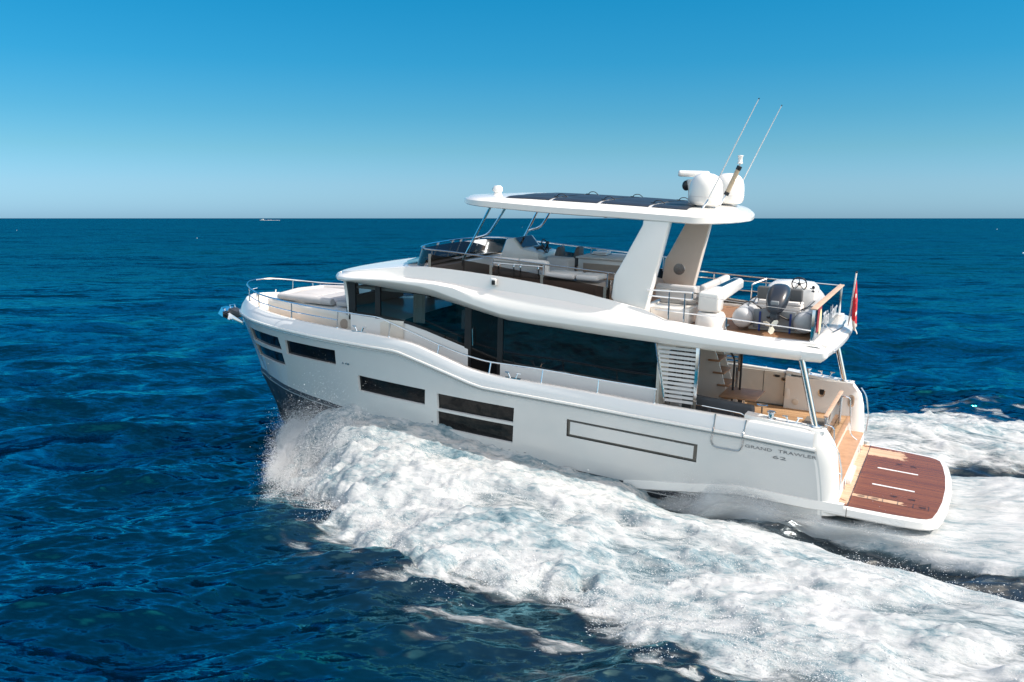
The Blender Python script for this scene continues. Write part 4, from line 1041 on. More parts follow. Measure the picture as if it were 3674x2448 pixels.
# flybridge wind screen
RL = lambda x: float(np.interp(x, [4.4,5.19,6.87,8.14,8.9,10.05], [4.88,4.92,5.0,5.06,5.11,5.15]))
GT = lambda x: float(np.interp(x, [5.0,5.3,6.86,8.17,9.81,10.0], [4.57,4.6,4.76,4.89,5.03,5.07]))
for s in (1, -1):
    p = [(x, s*2.05, RL(x)) for x in (5.16, 6.2, 7.2, 8.2, 9.2, 9.85)] + [(10.12, s*1.92, 5.15), (10.33, s*1.55, 5.16), (10.45, s*.8, 5.17), (10.48, 0, 5.17)]
    if s < 0: p = [(4.45, -2.05, 4.86)] + p
    sr = make('screen_rail', G().tube(curve(p, 4), .018, 7), M['steel'], Y)
    for a, b in ((5.25, 6.84), (6.90, 8.13), (8.20, 9.78)):
        rr = [[(a+(b-a)*k/6, s*2.06, GT(a+(b-a)*k/6)), (a+(b-a)*k/6, s*2.06, f5z(a+(b-a)*k/6)-.02)] for k in range(7)]
        make('screen_glass', G().loft(rr), M['smoke'], Y)
    fr = [(9.84,2.06),(10.0,2.0),(10.14,1.88),(10.25,1.7),(10.34,1.5),(10.40,1.2),(10.44,.8),(10.465,.4),(10.47,0)]
    make('screen_glass', G().loft([[(x, s*y, 5.10), (x+.16, s*y*1.0, 4.70)] for x, y in fr]), M['smoke'], Y)
    for x in (9.81, 8.165, 6.87, 5.35):
        g = G().box(x-.035, x+.035, s*2.075-.01, s*2.075+.012, f5z(x)-.02, GT(x)+.01); g.tube([(x-.04, s*2.05, GT(x)-.05), (x-.04, s*2.05, RL(x))], .013, 6); make('screen_post', g, M['steel'], sr)
    for x, y in ((10.36,1.45),(10.45,.6)) + (((10.47,-.2),) if s < 0 else ()):
        y = s*abs(y); g = G().hull8([(x+.13,y-.03,4.72),(x+.16,y-.03,4.72),(x+.16,y+.03,4.72),(x+.13,y+.03,4.72),(x-.02,y-.03,5.16),(x+.01,y-.03,5.16),(x+.01,y+.03,5.16),(x-.02,y+.03,5.16)]); make('screen_post', g, M['steel'], sr)
g = G().box(9.75, 10.15, -1.9, 1.9, 4.15, 4.72, .03); make('screen_base', g, M['white'], Y)
# rails round the boat deck
g = G().tube(fillet([(4.40,2.05,4.63),(3.40,2.05,4.655),(3.40,2.05,4.50),(4.36,2.05,4.51)], .03), .016, 6); ar = make('boat_deck_rail', g, M['steel'], Y)
for a, b in (((3.90,2.05,3.9),(3.90,2.05,4.62)), ((3.56,2.05,3.88),(3.56,2.05,4.62)), ((2.65,2.05,3.84),(2.65,2.05,4.19)), ((.90,2.06,3.8),(.90,2.06,4.53))):
    make('rail_post', G().tube([a, b], .018, 7), M['steel'], ar)
make('lower_rail', G().tube([(4.2,2.05,4.225),(3.4,2.05,4.20),(2.65,2.05,4.18),(.9,2.05,4.09)], .014, 6), M['steel'], ar)
make('guard_wire', G().tube([(3.42,2.05,4.60),(2.2,2.05,4.52),(.9,2.05,4.46)], .006, 5), M['steel_dark'], ar)
make('lower_rail', G().tube([(4.2,2.0,3.93),(2.7,2.06,3.87)], .010, 5), M['steel'], ar)
sr_ = make('boat_deck_rail', G().tube([(4.42,-2.08,4.62),(2.68,-2.08,4.565),(.95,-2.08,4.53)], .017, 6), M['steel'], Y)
for z in (4.46, 4.22): make('lower_rail', G().tube([(4.42,-2.08,z+.01),(2.68,-2.08,z),(2.0,-2.08,z-.01)], .014, 6), M['steel'], sr_)
for x in (3.98, 2.68, 1.8, .95): make('rail_post', G().tube([(x,-2.08,3.82),(x,-2.08,4.57)], .017, 6), M['steel'], sr_)
g = G().tube(fillet([(2.68,-2.08,4.56),(2.95,-1.75,4.44),(2.95,-1.75,3.85)], .03), .020, 6); make('rail_post', g, M['steel'], sr_)
g = G().box(.86, .985, -2.12, 2.14, 4.525, 4.555, .008); gl_ = make('glass_balustrade', g, M['teak_pale'], Y)
g = G().box(.915, .93, -2.08, 2.06, 3.84, 4.52); make('balustrade_glass', g, M['clear'], gl_)
for y in (2.07, -2.09): make('balustrade_post', G().box(.89, .95, y-.025, y+.025, 3.80, 4.53, .005), M['steel'], gl_)
for wd_, y0_, wl_ in (('This', .74, .92), ('Hour', -.40, 1.10)):
    V, F = text_mesh(wd_, wl_, .33)
    g = G().add([(.912-p[2], y0_-p[0], 3.93+p[1]) for p in V], F); make('name_lettering', g, M['lettersilver'], gl_, smooth=False)
g = G().box(.905, .912, 1.10, 1.62, 3.98, 4.50); em = make('name_emblem', g, M['maroon'], gl_)
g = G().lathe([(0,0),(.20,0),(.20,.006),(0,.006)], (0,0,0), 22); g.v = [(.904-z, 1.24+x*.75, 4.16+y*1.35) for x, y, z in g.v]; make('emblem_oval', g, M['yellow'], em)
g = G().tube(fillet([(.93,.62,4.05),(.70,.60,3.86),(.62,-.2,3.84),(.66,-1.2,3.85)], .05), .014, 6); make('flagstaff_bracket', g, M['steel_dark'], Y)
# ------------------------------------------------------------------ swim platform and transom
PLAT = [(.42,2.46),(-.07,2.42),(-.9,2.38),(-1.44,2.31),(-1.62,2.22),(-1.745,2.06),(-1.83,1.6),(-1.90,.9),(-1.93,0)]
PL = PLAT + [(x, -y) for x, y in reversed(PLAT[:-1])]
pz = lambda x: .66 + .035*x
def insetp(p, d):
    n_ = len(p); out = []
    for i in range(n_):
        a, b, c = Vector(p[i-1]), Vector(p[i]), Vector(p[(i+1) % n_])
        t = ((b-a).normalized() + (c-b).normalized()).normalized(); nrm = Vector((-t.y, t.x)); out.append((b.x + nrm.x*d, b.y + nrm.y*d))
    return out
cw = sum(PL[i][0]*PL[(i+1) % len(PL)][1] - PL[(i+1) % len(PL)][0]*PL[i][1] for i in range(len(PL))) > 0
sg = 1 if cw else -1
i1, i2 = insetp(PL, .02*sg), insetp(PL, .10*sg)
rows = [[(x, y, pz(x)-.20) for x, y in insetp(PL, .05*sg)], [(x, y, pz(x)-.16) for x, y in PL], [(x, y, pz(x)-.025) for x, y in PL], [(x, y, pz(x)-.004) for x, y in i1], [(x, y, pz(x)) for x, y in i2]]
g = G().loft(rows, closed=True, caps=True); pf = make('swim_platform', g, M['white'], Y, angle=35)
def platform_teak():
    m, n, b = newmat('wet_platform_teak')
    tc = n.nodes.new('ShaderNodeTexCoord'); sep = n.nodes.new('ShaderNodeSeparateXYZ'); n.links.new(tc.outputs['Object'], sep.inputs[0])
    def math_(op, a, b_=None, c=None):
        q = n.nodes.new('ShaderNodeMath'); q.operation = op
        for i, v in enumerate((a, b_, c)):
            if v is None: continue
            if isinstance(v, (int, float)): q.inputs[i].default_value = v
            else: n.links.new(v, q.inputs[i])
        return q.outputs[0]
    X_, Y_ = sep.outputs[0], sep.outputs[1]
    pl = math_('MULTIPLY', Y_, 1/.055); fl = math_('FLOOR', pl); fr = math_('FRACT', pl)
    wn = n.nodes.new('ShaderNodeTexWhiteNoise'); wn.noise_dimensions = '1D'; n.links.new(fl, wn.inputs['W'])
    gr = noise(n, 4, 6, .65, mapping(n, (1.0, 16, 1)))
    k = math_('MULTIPLY_ADD', wn.outputs[0], .30, math_('MULTIPLY', gr.outputs['Fac'], .70))
    wet = ramp(n, k, [(.2, (.12,.034,.008)), (.5, (.19,.060,.014)), (.85, (.27,.092,.026))])
    dry = ramp(n, k, [(.2, (.42,.26,.16)), (.8, (.62,.44,.31))])
    # dry patches left by the water: one on the starboard hinge corner, one along the port hatch boards
    nz = noise(n, 5, 5, .7, mapping(n, (1.2, 3.0, 1))); nn = math_('SUBTRACT', nz.outputs['Fac'], .5)
    def patch(cx, rx, cy, ry, am):
        a = math_('DIVIDE', math_('ABSOLUTE', math_('SUBTRACT', X_, cx)), rx); c = math_('DIVIDE', math_('ABSOLUTE', math_('SUBTRACT', Y_, cy)), ry)
        d = math_('MAXIMUM', a, c); return math_('SUBTRACT', 1.0, math_('ADD', d, math_('MULTIPLY', nn, am)))
    ms = math_('MAXIMUM', math_('MAXIMUM', patch(-.35, .52, -1.82, .30, 1.3), patch(-.48, .56, 1.52, .09, 1.0)), patch(.04, .10, 0, 2.2, 1.6))
    mr = n.nodes.new('ShaderNodeMapRange'); mr.inputs['From Min'].default_value = -.03; mr.inputs['From Max'].default_value = .06; n.links.new(ms, mr.inputs[0])
    mx = n.nodes.new('ShaderNodeMix'); mx.data_type = 'RGBA'; n.links.new(mr.outputs[0], mx.inputs[0]); n.links.new(wet.outputs[0], mx.inputs[6]); n.links.new(dry.outputs[0], mx.inputs[7])
    seam = ramp(n, fr, [(0, (.45,.45,.45)), (.06, (.45,.45,.45)), (.12, (1,1,1)), (1, (1,1,1))])
    mu = n.nodes.new('ShaderNodeMix'); mu.data_type = 'RGBA'; mu.blend_type = 'MULTIPLY'; mu.inputs[0].default_value = 1; n.links.new(mx.outputs[2], mu.inputs[6]); n.links.new(seam.outputs[0], mu.inputs[7])
    n.links.new(mu.outputs[2], b.inputs['Base Color']); b.inputs['Specular IOR Level'].default_value = .45
    rg = n.nodes.new('ShaderNodeMapRange'); rg.inputs['To Min'].default_value = .22; rg.inputs['To Max'].default_value = .7; n.links.new(mr.outputs[0], rg.inputs[0]); n.links.new(rg.outputs[0], b.inputs['Roughness'])
    return m
i3 = [(min(x, .30), y) for x, y in insetp(PL, .13*sg)]
g = G().add([(x, y, pz(x)+.006) for x, y in i3], [tuple(range(len(i3)))]); make('platform_teak', g, platform_teak(), pf)
for y in (.608, -.608):
    for a, b in ((-.38, -.80), (-.805, -1.225)):
        g = G().box(b, a, y-.028, y+.028, pz(-.8)-.03, pz(-.8)+.03); g.v = [(x, yy, pz(x)+(.016 if z > pz(-.8) else -.01)) for x, yy, z in g.v]; make('chock_rail', g, M['book'], pf)
g = G().add([(x, y, pz(x)+.009) for x, y in ((-.06,2.3),(-.075,2.3),(-.075,-2.3),(-.06,-2.3))], [(0,1,2,3)])
for y in (1.40, 1.64): g.add([(x, yy, pz(x)+.009) for x, yy in ((-.10,y-.006),(-.10,y+.006),(-1.55,y+.006),(-1.55,y-.006))], [(0,1,2,3)])
for x in (-.38,-.67,-.96,-1.25,-1.54): g.add([(x-.006, 1.40, pz(x)+.0092),(x+.006, 1.40, pz(x)+.0092),(x+.006, 1.64, pz(x)+.0092),(x-.006, 1.64, pz(x)+.0092)], [(0,1,2,3)])
for cx, cy in ((-.25,1.52),(-.52,1.52),(-.85,1.15),(-1.2,1.15),(-1.42,1.52),(-.8,-1.15),(-1.1,-1.15)):
    for q in range(5): g.add([(cx-.07, cy-.045+q*.022, pz(cx)+.0094),(cx+.07, cy-.045+q*.022, pz(cx)+.0094),(cx+.07, cy-.037+q*.022, pz(cx)+.0094),(cx-.07, cy-.037+q*.022, pz(cx)+.0094)], [(0,1,2,3)])
make('platform_seams', g, M['black'], pf, smooth=False)
g = G().add([(-.065,2.425,.45),(-.08,2.425,.45),(-.08,2.428,.67),(-.065,2.428,.67)], [(0,1,2,3)]); make('hinge_gap', g, M['groove'], pf)
g = G().box(.50, .9, -2.2, 2.2, .5, 1.345); g.box(.12, .52, -2.2, 2.2, .5, .99, .01); make('transom_step', g, M['white'], Y)
g = G().box(.11, .50, -2.16, 2.16, .99, 1.006, .004); g.box(.42, .52, -2.16, 2.16, 1.35, 1.362, .004); make('step_tread', g, M['teak_flat'], Y)
g = G().box(.02, .14, -.1, .95, .66, .80, .04); make('transom_ledge', g, M['white'], Y)
# aft balustrade with teak cap between the two stairways, with bent steel handrails at its ends
g = G().box(.575, .665, -1.32, 1.22, 2.13, 2.165, .008); bl = make('cockpit_balustrade', g, M['teak_pale'], Y)
g = G().box(.61, .625, -1.25, 1.14, 1.40, 2.12); make('balustrade_glass', g, M['clear'], bl)
for y in (-1.27, 1.18): make('balustrade_post', G().box(.595, .645, y-.03, y+.03, 1.35, 2.13, .006), M['steel_dark'], bl)
for s in (1, -1):
    g = G().tube(fillet([(.60, s*1.36, 2.02), (.42, s*1.40, 2.00), (.34, s*1.42, 1.10), (.12, s*1.42, .95), (.10, s*1.42, .70)], .08), .018, 7); make('stair_handrail', g, M['steel'], Y)
    g = G().tube(fillet([(.60, s*1.34, 1.35), (.60, s*1.34, 2.02), (.52, s*1.36, 2.03)], .05), .018, 7); make('stair_handrail', g, M['steel'], Y)
    g = G().tube(fillet([(.30, s*2.60-.0*s, 2.00), (.17, s*2.55, 1.85), (.07, s*2.50, 1.4), (.09, s*2.48, .95)], .1), .016, 6); make('quarter_handrail', g, M['steel'], Y)
g = G().box(.90, 1.38, -1.62, -.78, 1.35, 1.362); make('floor_hatch', g, M['groove'], Y)
# fittings on the inner cockpit walls
def oval(cx, cz, rx, rz, y, s, m1, m2):
    for (a, m_, nm, dep) in ((1.0, m1, 'hawse_ring', .022), (.68, m2, 'hawse_hole', .028)):
        g = G(); n_ = 24
        pts = [(cx + (rx*a)*math.copysign(abs(math.cos(q))**.7, math.cos(q)), cz + (rz*a)*math.copysign(abs(math.sin(q))**.7, math.sin(q))) for q in [2*math.pi*i/n_ for i in range(n_)]]
        g.prism(pts, 1, s*y, s*(y-dep))
        if nm == 'hawse_ring': o_ = make(nm, g, m_, Y)
        else: make(nm, g, m_, o_)
for s in (1, -1):
    oval(1.17, 1.90, .085, .16, 2.22, s, M['steel'], M['black']); oval(.47, 1.73, .075, .15, 2.22, s, M['steel'], M['steel_dark'])
    oval(2.30, 2.10, .09, .035, 2.36, s, M['steel'], M['black']); oval(2.10, 2.03, .09, .05, 2.36, s, M['steel'], M['black'])
    g = G().lathe([(0,0),(.085,0),(.08,.03),(0,.05)], (1.78, s*2.22, 1.53), 16, Matrix.Rotation(R(90*s), 4, 'X')); make('scoop_vent', g, M['warm_shade'], Y)
    g = G().box(1.93, 2.06, s*2.30-.09, s*2.30+.09, 1.36, 2.24, .02); make('gate_pillar', g, M['white'], Y)
    g = G().box(2.06, 4.05, s*2.38-.015, s*2.38+.015, 1.36, 2.2); make('cockpit_wall', g, M['warm_shade'], Y)
    for x in (2.62, 2.10): make('wall_seam', G().box(x-.008, x+.008, s*2.362-.004, s*2.362+.004, 1.6, 2.2), M['groove'], Y)
# stairs from the cockpit to the flybridge
g = G().prism([(3.0,1.36),(3.15,1.42),(3.55,2.62),(3.9,3.4),(4.05,3.4),(4.05,1.36)], 1, -1.95, -1.90); g.prism([(3.0,1.36),(3.15,1.42),(3.55,2.62),(3.9,3.4),(4.05,3.4),(4.05,1.36)], 1, -1.25, -1.20); stp = make('cockpit_stairs', g, M['white'], Y)
for k in range(6):
    x = 3.14 + .13*k; z = 1.66 + .30*k
    make('stair_tread', G().box(x-.05, x+.24, -1.90, -1.14, z-.02, z+.02, .008), M['teak_flat'], stp)
for x, y, z0, z1 in ((3.0,-.6,1.40,2.78),(2.86,-.72,1.5,2.95)):
    make('stair_rail', G().tube(fillet([(x, y, z0), (x, y, z1), (x+.16, y, z1+.22)], .08), .026, 8), M['black'], stp)
g = G().box(2.45, 2.95, -1.95, -1.35, 3.02, 3.06, .01); g.box(2.45, 2.50, -1.95, -1.35, 2.80, 3.4); make('stair_hatch', g, M['taupe'], Y)
# ------------------------------------------------------------------ foredeck gear
g = G().prism([(16.9,2.72),(17.5,2.62),(17.92,2.72),(17.98,2.60),(17.6,2.46),(16.9,2.55)], 1, -.16, .16, .03); ak = make('anchor_roller', g, M['rubber'], Y)
g = G().tube([(17.86,.10,2.66),(17.92,.10,2.80),(17.92,-.10,2.80),(17.86,-.10,2.66)], .014, 6); make('roller_bail', g, M['steel'], ak)
g = G().hull8([(17.5,-.05,2.22),(18.12,-.06,2.42),(18.12,.06,2.42),(17.5,.05,2.22),(17.5,-.04,2.34),(18.0,-.05,2.56),(18.0,.05,2.56),(17.5,.04,2.34)], .015); an = make('anchor', g, M['steel'], Y)
g = G().solid([(18.02,-.30,2.46),(18.30,-.20,2.52),(18.32,0,2.40),(18.30,.20,2.52),(18.02,.30,2.46),(17.92,.0,2.30),(18.10,-.22,2.70),(18.24,-.1,2.72),(18.26,0,2.66),(18.24,.1,2.72),(18.10,.22,2.70)], [(0,1,7,6),(1,2,8,7),(2,3,9,8),(3,4,10,9),(0,5,2,1),(2,5,4,3),(6,7,8,9,10),(0,6,10,4,5)], .0); make('anchor_fluke', g, M['steel'], an)
for s in (1, -1):
    g = G().lathe([(0,0),(.09,0),(.05,.03),(.045,.12),(.07,.15),(0,.16)], (16.1, s*.45, 3.02), 14); make('bow_bollard', g, M['steel'], Y)
    g = G().tube([(16.62, s*.42, 3.18), (16.58, s*.40, 3.33)], .022, 6); make('bow_cleat', g, M['steel'], Y)
g = G().lathe([(0,0),(.13,0),(.13,.05),(.08,.09),(.08,.2),(.11,.22),(0,.24)], (16.0,-.1,2.9), 18); make('windlass', g, M['steel'], Y)
g = G().box(15.8, 16.9, -.6, .6, 2.80, 2.885); make('bow_locker', g, M['white'], Y)

# ------------------------------------------------------------------ things lying, standing and hanging on the yacht
def cushion(x0, x1, y0, y1, z0, z1, b=.05): return G().box(x0, x1, y0, y1, z0, z1, b, 3)
# foredeck sun pad
t = thing('sun_pad', 'wide light grey sun pad with bolsters on the foredeck ahead of the windscreen', 'sun pad', (14.2,0,3.35))
for k, (x0, x1) in enumerate(((13.35,14.3),(14.33,15.25))):
    for y0, y1 in ((-1.12,-.38),(-.36,.36),(.38,1.12)):
        sc = 1.0 if k == 0 else .88
        make('mattress', cushion(x0, x1, y0*sc, y1*sc, 3.34, 3.44, .03), M['cushion'], t)
for s in (1, -1):
    make('bolster', G().tube([(13.3, s*1.24, 3.45), (14.2, s*1.14, 3.44), (15.3, s*.98, 3.42)], [.09,.10,.08], 10), M['cushion'], t)
make('bolster', G().tube([(15.3,-.95,3.41),(15.42,0,3.43),(15.3,.95,3.41)], .09, 10), M['cushion'], t)
t = thing('bow_bench', 'dark shaded bench cushion right below the windscreen on the coachroof', 'bench', (12.95,0,3.36))
make('seat', cushion(12.75, 13.2, -1.25, 1.25, 3.36, 3.48), M['cushion'], t); make('backrest', cushion(12.62, 12.76, -1.2, 1.2, 3.36, 3.66), M['cushion'], t)
# curtain behind the side window
t = thing('curtain', 'pale gathered curtain hanging inside the forward side window', 'curtain', (10.2,1.86,3.3))
rows = [[], []]
for k in range(41):
    x = 10.38 - .32*k/40; y = 1.87 + .035*math.sin(k*1.25) + .012*math.sin(k*2.9)
    rows[0].append((x, y, 4.0)); rows[1].append((x + .05*math.sin(k/40*3), y+.015*math.sin(k*.7), 3.30))
g = G().loft(rows); make('curtain_cloth', g, M['curtain'], t, angle=180, normals=False)
make('curtain_rail', G().tube([(10.45,1.87,4.01),(10.0,1.87,4.01)], .012, 6), M['steel_dark'], t)
# flybridge: port settee with raised back, aft lounge, helm, bar
t = thing('flybridge_settee', 'pale settee with raised back cushions inside the port flybridge screen', 'settee', (7.2,1.5,4.2))
make('settee_base', G().box(5.7, 8.3, 1.05, 1.72, 4.2, 4.60, .02), M['taupe'], t)
for a, b in ((8.32,7.64),(7.62,6.95)):
    make('back_cushion', cushion(b, a, 1.60, 1.76, 4.93, 5.045, .045), M['cushion_white'], t)
    make('seat_cushion', cushion(b, a, 1.0, 1.66, 4.60, 4.72, .04), M['cushion'], t)
make('end_cushion', cushion(6.90, 7.02, 1.55, 1.76, 4.66, 5.03, .05), M['cushion_white'], t)
for a, b in ((7.0,6.22),(6.19,5.66)): make('seat_cushion', cushion(b, a, 1.1, 1.75, 4.665, 4.785, .045), M['cushion_white'], t)
for x in (8.15, 7.75, 7.58, 7.12): make('back_frame', G().tube(fillet([(x,1.70,4.62),(x,1.73,4.86),(x-.0,1.68,4.95)], .04), .022, 7), M['steel'], t)
make('back_frame', G().tube([(8.3,1.74,4.90),(6.98,1.74,4.90)], .014, 6), M['steel'], t)
t = thing('inner_seat', 'light grey high-sided seat between the port settee and the helm chairs', 'seat', (7.25,.3,4.2))
make('seat_shell', cushion(6.95, 7.55, -.1, .36, 4.2, 4.97, .06), M['cushion'], t); make('seat_cushion', cushion(6.7, 7.5, .36, .85, 4.2, 4.62, .06), M['cushion'], t)
g = G().prism([(9.22,4.2),(9.22,4.82),(9.06,5.26),(8.88,5.30),(8.64,5.03),(8.16,4.95),(8.13,4.80),(8.20,4.2)], 1, -1.72, -.50, .025, 2)
hc = make('helm_console', g, M['white'], Y, angle=30)
g = G().add([(8.868,-.62,5.292),(8.868,-1.60,5.292),(8.650,-1.60,5.046),(8.650,-.62,5.046)], [(0,1,2,3)]); g.v = [(x-.009, y, z+.009) for x, y, z in g.v]; make('helm_display', g, M['saloon_pane'], hc)
g = G().box(8.25, 8.58, -1.60, -1.15, 5.0, 5.022); g.v = [(x, y, z+(x-8.4)*.16) for x, y, z in g.v]; make('helm_panel', g, M['black'], hc)
g = G(); g.tube([(8.16+.10*math.sin(a)*0 + .06*math.sin(a), -.95+.17*math.cos(a), 5.10+.165*math.sin(a)) for a in [2*math.pi*k/28 for k in range(28)]], .016, 7, closed=True)
for a in (.5, 2.6, 4.7): g.tube([(8.19,-.95,5.10), (8.16+.06*math.sin(a), -.95+.17*math.cos(a), 5.10+.165*math.sin(a))], .011, 6)
g.tube([(8.40,-.95,5.02),(8.18,-.95,5.10)], .04, 8); make('helm_wheel', g, M['black'], hc)
g = G().tube([(8.3,-1.35,5.0),(8.26,-1.35,5.14)], .03, 8); g.ball((8.26,-1.35,5.16), .04, 8); make('throttle_lever', g, M['black'], hc)
hs0 = None
for i, (x, y, lb) in enumerate(((7.82,-.95,'grey tapered helm chair nearer the steering wheel on the flybridge'),(7.42,-1.25,'grey tapered helm chair farther aft, beside the bar counter'))):
    t = thing('helm_chair', lb, 'chair', (x,y,4.2), 'helm chairs')
    make('pedestal', G().tube([(x,y,4.2),(x,y,4.58)], .06, 10), M['steel_dark'], t)
    make('seat', cushion(x-.05, x+.38, y-.26, y+.26, 4.58, 4.70, .05), M['grey_seat'], t)
    g = G().hull8([(x-.14,y-.26,4.62),(x+.06,y-.26,4.62),(x+.06,y+.26,4.62),(x-.14,y+.26,4.62),(x-.16,y-.17,5.12),(x-.06,y-.17,5.12),(x-.06,y+.17,5.12),(x-.16,y+.17,5.12)], .045, 3); make('backrest', g, M['grey_seat'], t)
g = G().box(5.35, 7.1, -1.75, -.62, 4.2, 4.90, .03); bar = make('wet_bar', g, M['white'], Y)
make('bar_front', G().box(5.5, 6.95, -.635, -.61, 4.48, 4.78), M['taupe'], bar)
make('bar_counter', G().box(5.3, 7.12, -1.8, -.5, 4.90, 4.945, .015), M['cushion_white'], bar)
make('bar_tap', G().tube(fillet([(7.02,-1.3,4.94),(7.02,-1.3,5.08),(6.88,-1.3,5.08)], .04), .012, 6), M['steel'], bar)
t = thing('grill_lid', 'low white lidded grill standing on the flybridge bar counter', 'grill', (6.7,-1.25,4.945))
make('grill_box', G().box(6.52, 6.92, -1.5, -1.08, 4.945, 4.99, .01), M['steel_dark'], t); make('lid', G().box(6.54, 6.90, -1.48, -1.1, 4.99, 5.03, .015), M['book'], t)
t = thing('dining_table', 'brown wooden table on the flybridge between the bar and port settee', 'table', (5.9,.4,4.2))
make('table_top', G().box(5.35, 6.4, -.35, .85, 4.60, 4.64, .012), M['teak_flat'], t); make('table_leg', G().tube([(5.9,.25,4.2),(5.9,.25,4.60)], .05, 10), M['steel'], t)
# lounge at the aft end of the flybridge
t = thing('aft_lounge', 'grey corner lounge with steel back rails under the hardtop legs', 'lounge', (4.0,.2,3.83))
make('lounge_base', G().box(3.62, 4.5, -1.5, 1.45, 3.83, 4.18, .02), M['white'], t)
for a, b in ((-1.5,-.75),(-.73,.02),(.04,.78)): make('seat_cushion', cushion(3.66, 4.5, a, b, 4.18, 4.32, .05), M['cushion'], t)
for a, b in ((-1.5,-.55),(-.52,.80)): make('back_cushion', cushion(3.44, 3.60, a, b, 4.34, 4.66, .06), M['cushion'], t)
make('back_cushion', cushion(3.62, 4.55, .85, 1.02, 4.34, 4.64, .06), M['cushion'], t)
make('back_rail', G().tube(fillet([(3.40,-1.5,4.56),(3.40,1.12,4.50),(4.5,1.12,4.54)], .08), .018, 7), M['steel'], t)
make('back_rail', G().tube(fillet([(3.40,-1.5,4.36),(3.40,1.12,4.33),(4.5,1.12,4.36)], .08), .018, 7), M['steel'], t)
for y in (-1.3,-.2,.7): make('rail_bracket', G().tube([(3.40,y,4.15),(3.40,y,4.56)], .016, 6), M['steel'], t)
# deck crane
g = G().lathe([(0,3.82),(.34,3.82),(.33,3.95),(.31,4.10),(.27,4.16),(0,4.16)], (3.17,1.3,0), 28); cr = make('deck_crane', g, M['white'], Y, angle=40)
make('crane_foot', G().box(2.84, 3.5, .9, 1.66, 3.80, 3.86, .02), M['white'], cr)
make('crane_column', G().box(2.95, 3.42, 1.10, 1.54, 4.175, 4.62, .07, 4), M['white'], cr, angle=50)
g = G().hull8([(3.00,1.2,4.36),(3.30,1.2,4.36),(3.36,1.2,4.62),(2.98,1.2,4.62),(2.95,-.95,4.50),(3.22,-.95,4.50),(3.25,-.95,4.70),(2.96,-.95,4.70)], .0)
g = G().solid([(2.99,1.25,4.34),(3.36,1.25,4.34),(3.36,1.25,4.58),(3.28,1.25,4.64),(3.06,1.25,4.64),(2.99,1.25,4.58),(2.92,-.62,4.48),(3.22,-.62,4.48),(3.22,-.62,4.66),(3.16,-.62,4.71),(2.98,-.62,4.71),(2.92,-.62,4.66)], [(0,1,2,3,4,5),(11,10,9,8,7,6)] + [(i, i+6, (i+1) % 6+6, (i+1) % 6) for i in range(6)], .035, 3); make('crane_boom', g, M['white'], cr, angle=50)
g = G().add([(3.24,1.0,4.648),(3.10,1.0,4.648),(3.01,-.45,4.712),(3.13,-.45,4.712)], [(0,1,2,3)]); make('boom_window', g, M['pane'], cr)
make('crane_hook', G().tube([(3.05,-.5,4.48),(3.05,-.5,4.40)], .04, 10), M['black'], cr)
# inflatable tender stowed athwartships
TB = (1.86, 0, 3.84)
t = thing('inflatable_tender', 'grey inflatable tender with steering wheel and outboard stowed athwart the boat deck', 'dinghy', TB)
for xs, sgn in ((2.50, 1), (1.22, -1)):
    xc = 1.86; hw = .64
    path = [(xs, 1.42, 4.08), (xs, 1.30, 4.09), (xs, .9, 4.10), (xs, 0, 4.11), (xs-.02*sgn, -.7, 4.15), (xs-.13*sgn, -1.2, 4.26), (xs-.36*sgn, -1.62, 4.38), (xc, -1.84, 4.45)]
    p = curve(path, 5); L_ = len(p); rad = [float(np.interp(i/L_, [0,.06,.12,.2,.6,1], [.03,.15,.205,.225,.22,.19])) for i in range(L_)]
    tb = make('buoyancy_tube', G().tube(p, rad, 18), M['tube_light'], t, angle=80)
    q = curve([(xs+.20*sgn, 1.2, 4.0), (xs+.215*sgn, .6, 4.02), (xs+.215*sgn, -.5, 4.05), (xs+.0*sgn, -1.35, 4.18)], 4); make('rubbing_strake', G().tube(q, .028, 7), M['tube_grey'], tb)
    rr = []
    for (dy, rr_) in ((1.245,.218),(1.225,.224),(1.18,.229),(1.16,.229)):
        rr.append([(xs+rr_*math.cos(a), dy, 4.09+rr_*math.sin(a)) for a in [2*math.pi*k/18 for k in range(18)]])
    make('tube_band', G().loft(rr, closed=True), M['tube_grey'], tb)
    make('grab_line', G().tube(curve([(xs-.06*sgn,1.0,4.325),(xs-.02*sgn,.7,4.37),(xs-.05*sgn,.4,4.33),(xs-.02*sgn,0,4.375),(xs-.05*sgn,-.4,4.34)], 4), .012, 5), M['black'], tb)
    g = G().box(xs-.05, xs+.05, .3, .75, 4.325, 4.337); make('tube_patch', g, M['tube_grey'], tb)
rows = []
for y, hw, zb_ in ((1.05,.46,3.95),(.4,.46,3.93),(-.3,.46,3.94),(-.9,.42,4.0),(-1.35,.25,4.12),(-1.65,.04,4.28)):
    rows.append([(1.86-hw, y, zb_+.12), (1.86-hw*.95, y, zb_+.02), (1.86, y, zb_-.10), (1.86+hw*.95, y, zb_+.02), (1.86+hw, y, zb_+.12)])
make('tender_hull', G().loft(rows, caps=True), M['cushion_white'], t)
make('transom_board', G().box(1.42, 2.30, 1.02, 1.10, 3.88, 4.28, .02), M['tube_grey'], t)
rows = []
